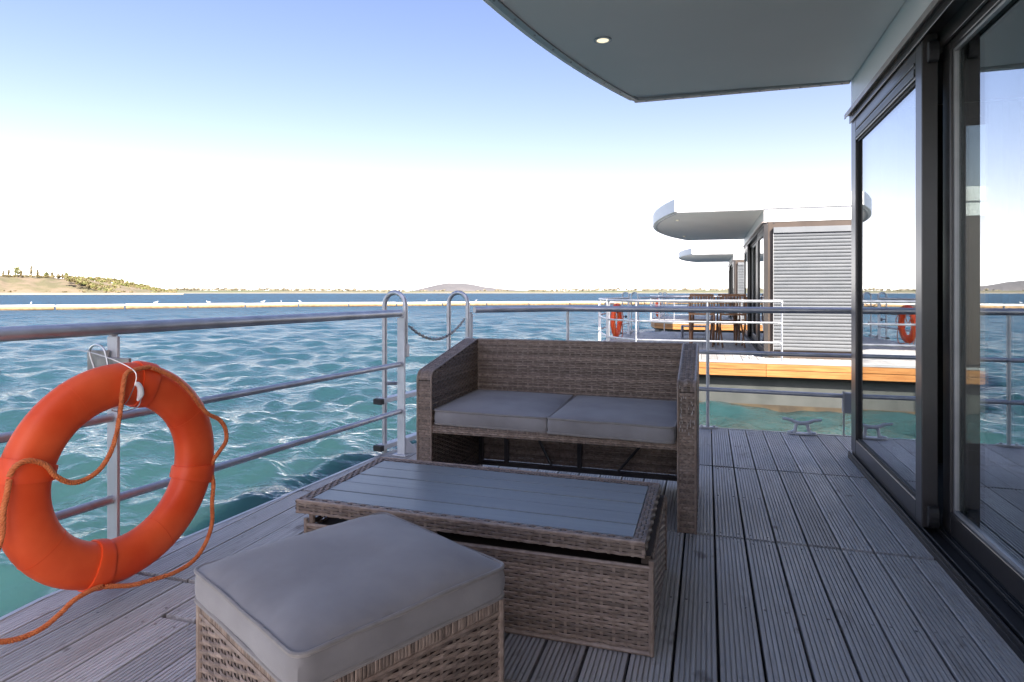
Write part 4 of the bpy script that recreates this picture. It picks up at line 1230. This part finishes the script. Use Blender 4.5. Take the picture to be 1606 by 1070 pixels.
def cushion_mesh(lx, ly, lz, puff, r=0.025, seed=0, n=44, wr=1.0):
    """boxed cushion: rounded block, crowned top, sagging sides, small puckers along the seams"""
    bm = bmesh.new()
    bmesh.ops.create_grid(bm, x_segments=n, y_segments=n, size=0.5)
    bm.free()
    vs, fs, idx = [], [], {}
    nz = 8
    def P(i, j, k):
        key = (i, j, k)
        if key in idx: return idx[key]
        u, v, w = i / n - .5, j / n - .5, k / nz - .5
        p = Vector((u * lx, v * ly, w * lz))
        q = Vector((max(-lx / 2 + r, min(lx / 2 - r, p.x)), max(-ly / 2 + r, min(ly / 2 - r, p.y)), p.z))
        d = p - q
        if d.length > 1e-9:
            m_ = max(abs(d.x), abs(d.y)); p = q + d.normalized() * m_ if d.length > 0 else p
        eu, ev = 1 - (2 * u) ** 4, 1 - (2 * v) ** 4
        if k == nz:
            edge = min(1 - abs(2 * u), 1 - abs(2 * v))
            p.z += puff * eu ** 0.8 * ev ** 0.8
            pk_ = math.exp(-edge * 9) * min(1, edge * 14)
            along = p.y if (1 - abs(2 * u)) < (1 - abs(2 * v)) else p.x
            p.z += wr * 0.0035 * pk_ * mnoise.noise(Vector((along * 55 + seed, edge * 5, seed)))
            p.z += wr * 0.004 * mnoise.noise(Vector((p.x * 6 + seed, p.y * 6, seed * 1.7))) * min(1, edge * 4)
        elif k == 0: p.z -= 0
        else:
            side = 1 - (2 * w) ** 2
            out = 0.006 * side
            if i in (0, n): p.x += math.copysign(out, u)
            if j in (0, n): p.y += math.copysign(out, v)
            if i in (0, n) or j in (0, n):
                p += Vector((mnoise.noise(p * 9 + Vector((seed, 0, 0))), mnoise.noise(p * 9 + Vector((0, seed, 5))), 0)) * 0.003
        idx[key] = len(vs); vs.append(tuple(p)); return idx[key]
    for i in range(n):
        for j in range(n):
            fs.append((P(i, j, nz), P(i + 1, j, nz), P(i + 1, j + 1, nz), P(i, j + 1, nz)))
            fs.append((P(i, j, 0), P(i, j + 1, 0), P(i + 1, j + 1, 0), P(i + 1, j, 0)))
    for k in range(nz):
        for i in range(n):
            fs.append((P(i, 0, k), P(i + 1, 0, k), P(i + 1, 0, k + 1), P(i, 0, k + 1)))
            fs.append((P(i, n, k), P(i, n, k + 1), P(i + 1, n, k + 1), P(i + 1, n, k)))
            fs.append((P(0, i, k), P(0, i, k + 1), P(0, i + 1, k + 1), P(0, i + 1, k)))
            fs.append((P(n, i, k), P(n, i + 1, k), P(n, i + 1, k + 1), P(n, i, k + 1)))
    mb = MB(); mb.add(vs, fs); return mb
def rrect(lx, ly, r, z, n=6, wob=0.0, seed=0):
    pts = []
    for cx_, cy_, a0 in ((lx / 2 - r, ly / 2 - r, 0), (-lx / 2 + r, ly / 2 - r, 90), (-lx / 2 + r, -ly / 2 + r, 180), (lx / 2 - r, -ly / 2 + r, 270)):
        for i in range(n + 1):
            w = R(a0 + 90 * i / n); pts.append(Vector((cx_ + r * math.cos(w), cy_ + r * math.sin(w), z)))
    out = []
    for i in range(len(pts)):
        a, c = pts[i], pts[(i + 1) % len(pts)]
        m_ = max(1, int((c - a).length / 0.03))
        for k in range(m_): out.append(a.lerp(c, k / m_))
    if wob: out = [p + Vector((0, 0, wob * mnoise.noise(Vector((p.x * 7 + seed, p.y * 7, 1))))) for p in out]
    return out
def cushion(name, loc, rz, lx, ly, lz, puff, label, group=None, seed=1, tilt=(0, 0), wr=1.0):
    t = empty(name, loc, rz, label, 'cushion', group)
    t.rotation_euler = (tilt[0], tilt[1], rz)
    c = cushion_mesh(lx, ly, lz, puff, seed=seed, wr=wr)
    c.v = [(x, y, z + lz / 2) for x, y, z in c.v]
    c.build('cover', M['fabric'], t, smooth=True)
    for z in (lz - 0.001, 0.004):
        b = MB(); b.tube(rrect(lx + 0.004, ly + 0.004, 0.026, z, wob=0.003, seed=seed), 0.005, 7, closed=True); b.build('piping', M['piping'], t, smooth=True)
    return t

# sofa -------------------------------------------------------------------
def sofa():
    O = Vector((-0.70, 3.14, 0))
    t = empty('wicker_sofa', tuple(O), 0, 'brown wicker two-seat sofa with sloping arms facing the coffee table', 'sofa')
    xl, xr = -1.35 - O.x, -0.045 - O.x
    yf, yb = 2.79 - O.y, 3.50 - O.y
    aw = 0.076; yi = 3.43 - O.y
    zf, zb = 0.655, 0.757
    # profile of an arm in (y, z)
    prof = [(yf, 0.0)]
    prof += [(yf + 0.045 - 0.045 * math.cos(w), 0.605 + 0.045 * math.sin(w)) for w in np.linspace(0, PI / 2 - 0.15, 7)]
    prof += [(3.41 - O.y, zb), (yb - 0.02, zb), (yb, zb - 0.02), (yb, 0.0)]
    def top(yrel):   # height of the profile at y
        pts = prof[1:]
        return float(np.interp(yrel, [p[0] for p in pts[:-2]], [p[1] for p in pts[:-2]]))
    for (x0, inner) in ((xl, 1), (xr - aw, -1)):
        core = MB(); core.prism([(a, c) for a, c in prof][::-1], x0 + 0.005, x0 + aw - 0.005, lambda a, c, q: (q, a * 0.992, c * 0.993))
        arm = core.build('armrest', M['wback'], t)
        w = MB()
        d = yb - yf
        weave(w, (x0 + aw, yf, 0.0), (0, 1, 0), (0, 0, 1), d, zb, ps=0.0105, pk=0.03, top=lambda u: top(yf + u) - 0.006)
        weave(w, (x0, yb, 0.0), (0, -1, 0), (0, 0, 1), d, zb, ps=0.0105, pk=0.03, top=lambda u: top(yb - u) - 0.006)
        weave(w, (x0, yf, 0.0), (1, 0, 0), (0, 0, 1), aw, 0.60, ps=0.0125, pk=0.019)
        weave(w, (x0 + aw, yb, 0.0), (-1, 0, 0), (0, 0, 1), aw, 0.73, ps=0.0125, pk=0.019)
        # top: strands across the arm, following the profile
        P2 = prof[1:-1]
        for i in range(len(P2) - 1):
            a, c = P2[i], P2[i + 1]
            L_ = math.hypot(c[0] - a[0], c[1] - a[1])
            if L_ < 0.003: continue
            V = Vector((0, (c[0] - a[0]) / L_, (c[1] - a[1]) / L_))
            weave(w, (x0, a[0], a[1]), (1, 0, 0), V, aw, L_, ps=0.0125, pk=0.019)
        for xe in (x0 + 0.002, x0 + aw - 0.002):
            w.tube([(xe, a, c) for a, c in prof], 0.0055, 6, a=0.6)
        wbuild(w, 'weave', arm, kind='stuff')
        if inner < 0:      # chafed pale strands on the front of the right arm
            w = MB(); q = random.Random(4)
            for _ in range(44):
                xx = x0 + (q.gauss(0.012, 0.005) if q.random() < 0.45 else q.gauss(0.056, 0.009)); zz = q.gauss(0.5, 0.05); ln = q.uniform(0.002, 0.009)
                if not (x0 + 0.003 < xx < x0 + aw - 0.003): continue
                w.box(xx - 0.0009, xx + 0.0009, yf - 0.0062, yf - 0.0042, zz - ln, zz + ln)
            w.build('chafed_strands', M['chafe'], arm, kind='stuff')
    # back
    bx0, bx1 = xl + aw, xr - aw
    core = MB(); core.box(bx0, bx1, yi + 0.005, yb - 0.005, 0.33, zb - 0.006)
    bk = core.build('backrest', M['wback'], t)
    w = MB()
    weave(w, (bx0, yi, 0.36), (1, 0, 0), (0, 0, 1), bx1 - bx0, zb - 0.36, ps=0.0098, pk=0.03, amp=0.0022)
    weave(w, (bx1, yb, 0.05), (-1, 0, 0), (0, 0, 1), bx1 - bx0, zb - 0.05, ps=0.0105, pk=0.03)
    weave(w, (bx0, yi, zb), (1, 0, 0), (0, 1, 0), bx1 - bx0, yb - yi, ps=0.0125, pk=0.03)
    w.tube([(bx0, yi + .002, zb), (bx1, yi + .002, zb)], 0.0055, 6, a=0.55)
    wbuild(w, 'weave', bk, kind='stuff')
    # low back panel, open weave that lets light through, with its tube frame
    w = MB()
    weave(w, (bx0, yb - 0.03, 0.055), (1, 0, 0), (0, 0, 1), bx1 - bx0, 0.3, ps=0.0115, pk=0.028)
    wbuild(w, 'low_back_panel', t, kind='stuff')
    fr = MB()
    for x in (bx0 + 0.015, bx0 + 0.17, (bx0 + bx1) / 2 + 0.02, bx1 - 0.015): fr.box(x - 0.012, x + 0.012, yb - 0.06, yb - 0.036, 0.03, 0.355)
    fr.box(bx0, bx1, yb - 0.061, yb - 0.035, 0.03, 0.054)
    fr.box(bx0, bx1, yb - 0.061, yb - 0.035, 0.33, 0.354)
    for (xa, xb_) in ((bx0 + 0.3, bx0 + 0.44), (bx1 - 0.12, bx1 - 0.34)):
        fr.tube([(xa, yb - 0.068, 0.33), (xb_, yb - 0.068, 0.06)], 0.008, 6)
    fr.build('under_frame', M['frame'], t)
    # seat platform and front rail
    MB().box(bx0, bx1, yf + 0.03, yi, 0.352, 0.378).build('seat_base', M['wback'], t)
    core = MB(); core.box(bx0 + .001, bx1 - .001, yf + 0.006, yf + 0.03, 0.353, 0.384)
    sr = core.build('seat_rail', M['wback'], t)
    w = MB(); weave(w, (bx0, yf + 0.004, 0.35), (1, 0, 0), (0, 0, 1), bx1 - bx0, 0.036, ps=0.009, pk=0.024)
    weave(w, (bx0, yf + 0.004, 0.386), (1, 0, 0), (0, 1, 0), bx1 - bx0, 0.03, ps=0.0095, pk=0.024)
    wbuild(w, 'weave', sr, kind='stuff')
    return t
sofa()
cushion('seat_cushion', (-0.988, 3.112, 0.392), R(0.6), 0.56, 0.625, 0.068, 0.02, 'left seat cushion of the wicker sofa, taupe cloth', 'taupe seat cushions on the sofa', 3, wr=0.5, tilt=(R(0.6), R(0.6)))
cushion('seat_cushion', (-0.41, 3.09, 0.388), R(-0.8), 0.56, 0.635, 0.07, 0.02, 'right seat cushion of the wicker sofa, pulled slightly forward', 'taupe seat cushions on the sofa', 8, wr=0.5, tilt=(R(0.4), R(0.5)))

# coffee table ---------------------------------------------------------------
def table():
    O = Vector((-0.72, 2.09, 0))
    t = empty('coffee_table', tuple(O), 0, 'low wicker coffee table with a slatted grey top', 'table')
    x0, x1 = -1.285 - O.x, -0.15 - O.x; y0, y1 = 1.81 - O.y, 2.39 - O.y
    zt = 0.262
    MB().box(x0 + 0.006, x1 - 0.006, y0 + 0.006, y1 - 0.006, 0.012, zt - 0.03).build('base', M['wback'], t)
    w = MB()
    weave(w, (x0, y0, 0.008), (1, 0, 0), (0, 0, 1), x1 - x0, zt - 0.02, ps=0.0112, pk=0.036)
    weave(w, (x1, y0, 0.008), (0, 1, 0), (0, 0, 1), y1 - y0, zt - 0.02, ps=0.0112, pk=0.036)
    weave(w, (x1, y1, 0.008), (-1, 0, 0), (0, 0, 1), x1 - x0, zt - 0.02, ps=0.0112, pk=0.036)
    weave(w, (x0, y1, 0.008), (0, -1, 0), (0, 0, 1), y1 - y0, zt - 0.02, ps=0.0112, pk=0.036)
    for (xa, ya) in ((x0, y0), (x1, y0), (x1, y1), (x0, y1)): w.tube([(xa, ya, 0.005), (xa, ya, zt + 0.012)], 0.008, 8, a=0.6)
    for z in (zt - 0.01, 0.01): w.tube([(x0, y0, z), (x1, y0, z), (x1, y1, z), (x0, y1, z)], 0.007, 6, closed=True, a=0.7)
    wbuild(w, 'weave', t, kind='stuff')
    # rim standing proud on the right end, and the spacers under the lid
    b = MB(); b.box(x1 - 0.03, x1 - 0.002, y0 + 0.01, y1 - 0.01, zt - 0.004, zt + 0.02)
    rm = b.build('end_rim', M['wback'], t)
    w = MB(); wrap(w, (x1 + 0.001, y0 + .004, zt - 0.006), (0, 1, 0), (0, 0, 1), y1 - y0 - .008, 0.028); wrap(w, (x1 - 0.03, y0 + 0.006, zt + 0.021), (0, 1, 0), (1, 0, 0), y1 - y0 - .012, 0.03)
    w.a = w.a; wbuild(w, 'weave', rm, kind='stuff')
    for (xa, ya) in ((x0 + 0.014, y0 + 0.014), (x0 + 0.46, y0 + 0.016), (x0 + 0.46, y1 - 0.016), (x0 + 0.014, y1 - 0.014), (x1 - 0.06, y1 - 0.014)):
        b = MB(); b.cyl((xa, ya), 0.011, zt - 0.012, zt + 0.028, 8); b.build('spacer', M['wicker'], t, smooth=True)
    # lid, a touch tilted
    lid = empty('table_lid', (0, 0, 0)); lid.parent = t
    lx0, lx1 = -1.318 - O.x, -0.168 - O.x; ly0, ly1 = 1.802 - O.y, 2.374 - O.y
    cz = 0.307
    lid.location = ((lx0 + lx1) / 2, (ly0 + ly1) / 2, cz); lid.rotation_euler = (0, R(0.45), R(0.0))
    hx, hy, hz = (lx1 - lx0) / 2, (ly1 - ly0) / 2, 0.022
    rw = 0.034
    b = MB()
    b.box(-hx + .004, hx - .004, -hy + .004, -hy + rw, -hz + .002, hz - .003); b.box(-hx + .004, hx - .004, hy - rw, hy - .004, -hz + .002, hz - .003)
    b.box(-hx + .004, -hx + rw, -hy + rw, hy - rw, -hz + .002, hz - .003); b.box(hx - rw, hx - .004, -hy + rw, hy - rw, -hz + .002, hz - .003)
    b.box(-hx + rw, hx - rw, -hy + rw, hy - rw, -hz + 0.002, -hz + 0.008)
    b.build('lid_core', M['wback'], lid)
    w = MB()
    for (Oc, U, l_) in (((-hx, -hy, -hz), (1, 0, 0), 2 * hx), ((hx, -hy, -hz), (0, 1, 0), 2 * hy), ((hx, hy, -hz), (-1, 0, 0), 2 * hx), ((-hx, hy, -hz), (0, -1, 0), 2 * hy)):
        weave(w, Oc, U, (0, 0, 1), l_, 2 * hz, ps=0.011, pk=0.034)
        U_ = Vector(U); V_ = Vector((-U_.y, U_.x, 0))
        weave(w, Vector((Oc[0], Oc[1], hz - 0.001)), U, V_, l_, rw, ps=0.0112, pk=0.024)
    w.tube([(-hx + .001, -hy + .001, hz - .001), (hx - .001, -hy + .001, hz - .001), (hx - .001, hy - .001, hz - .001), (-hx + .001, hy - .001, hz - .001)], 0.0045, 6, closed=True, a=0.8)
    wbuild(w, 'rim_weave', lid, kind='stuff')
    ns = 5; wd = (2 * hy - 2 * rw - 0.004) / ns
    for i in range(ns):
        ya = -hy + rw + 0.002 + i * wd
        MB().box(-hx + rw + 0.002, hx - rw - 0.002, ya + 0.0026, ya + wd - 0.0026, hz - 0.012, hz - 0.001 + 0.0008 * math.sin(i * 2.3)).build('slat', M['tslat'], lid, bev=0.0018)
    return t
table()

# ottoman ----------------------------------------------------------------------
def ottoman():
    c = (-0.786, 1.275); rz = R(-27.3)
    t = empty('wicker_stool', (c[0], c[1], 0), rz, 'square wicker stool in front, carrying a thick taupe cushion', 'stool')
    h_ = 0.245; z1 = 0.325
    MB().box(-h_ + .006, h_ - .006, -h_ + .006, h_ - .006, 0.012, z1 - 0.004).build('base', M['wback'], t)
    w = MB()
    for k in range(4):
        a = k * PI / 2; U = Vector((math.cos(a), math.sin(a), 0)); Nn = Vector((math.sin(a), -math.cos(a), 0))
        o = Nn * h_ - U * h_
        weave(w, o + Vector((0, 0, 0.008)), U, (0, 0, 1), 2 * h_, z1 - 0.044, ps=0.0108, pk=0.034, amp=0.0034)
        w.tube([o + Vector((0, 0, z1 - 0.034)), o + U * 2 * h_ + Vector((0, 0, z1 - 0.034))], 0.005, 6, a=0.7)
        wrap(w, o + Vector((0, 0, z1 - 0.03)), U, (0, 0, 1), 2 * h_, 0.03, pw=0.0088)
        wrap(w, o + Vector((0, 0, z1)), U, -Nn, 2 * h_, 0.024, pw=0.0088)
        w.tube([o + Vector((0, 0, 0.004)), o + Vector((0, 0, z1 - 0.002))], 0.0085, 8, a=0.6)
        w.tube([o + Vector((0, 0, 0.01)), o + U * 2 * h_ + Vector((0, 0, 0.01))], 0.006, 6, a=0.6)
    wbuild(w, 'weave', t, kind='stuff')
    cushion('stool_cushion', (c[0], c[1], z1 + 0.002), rz, 0.502, 0.512, 0.07, 0.038, 'thick square taupe cushion lying on the front wicker stool', None, 21, wr=1.8)
ottoman()
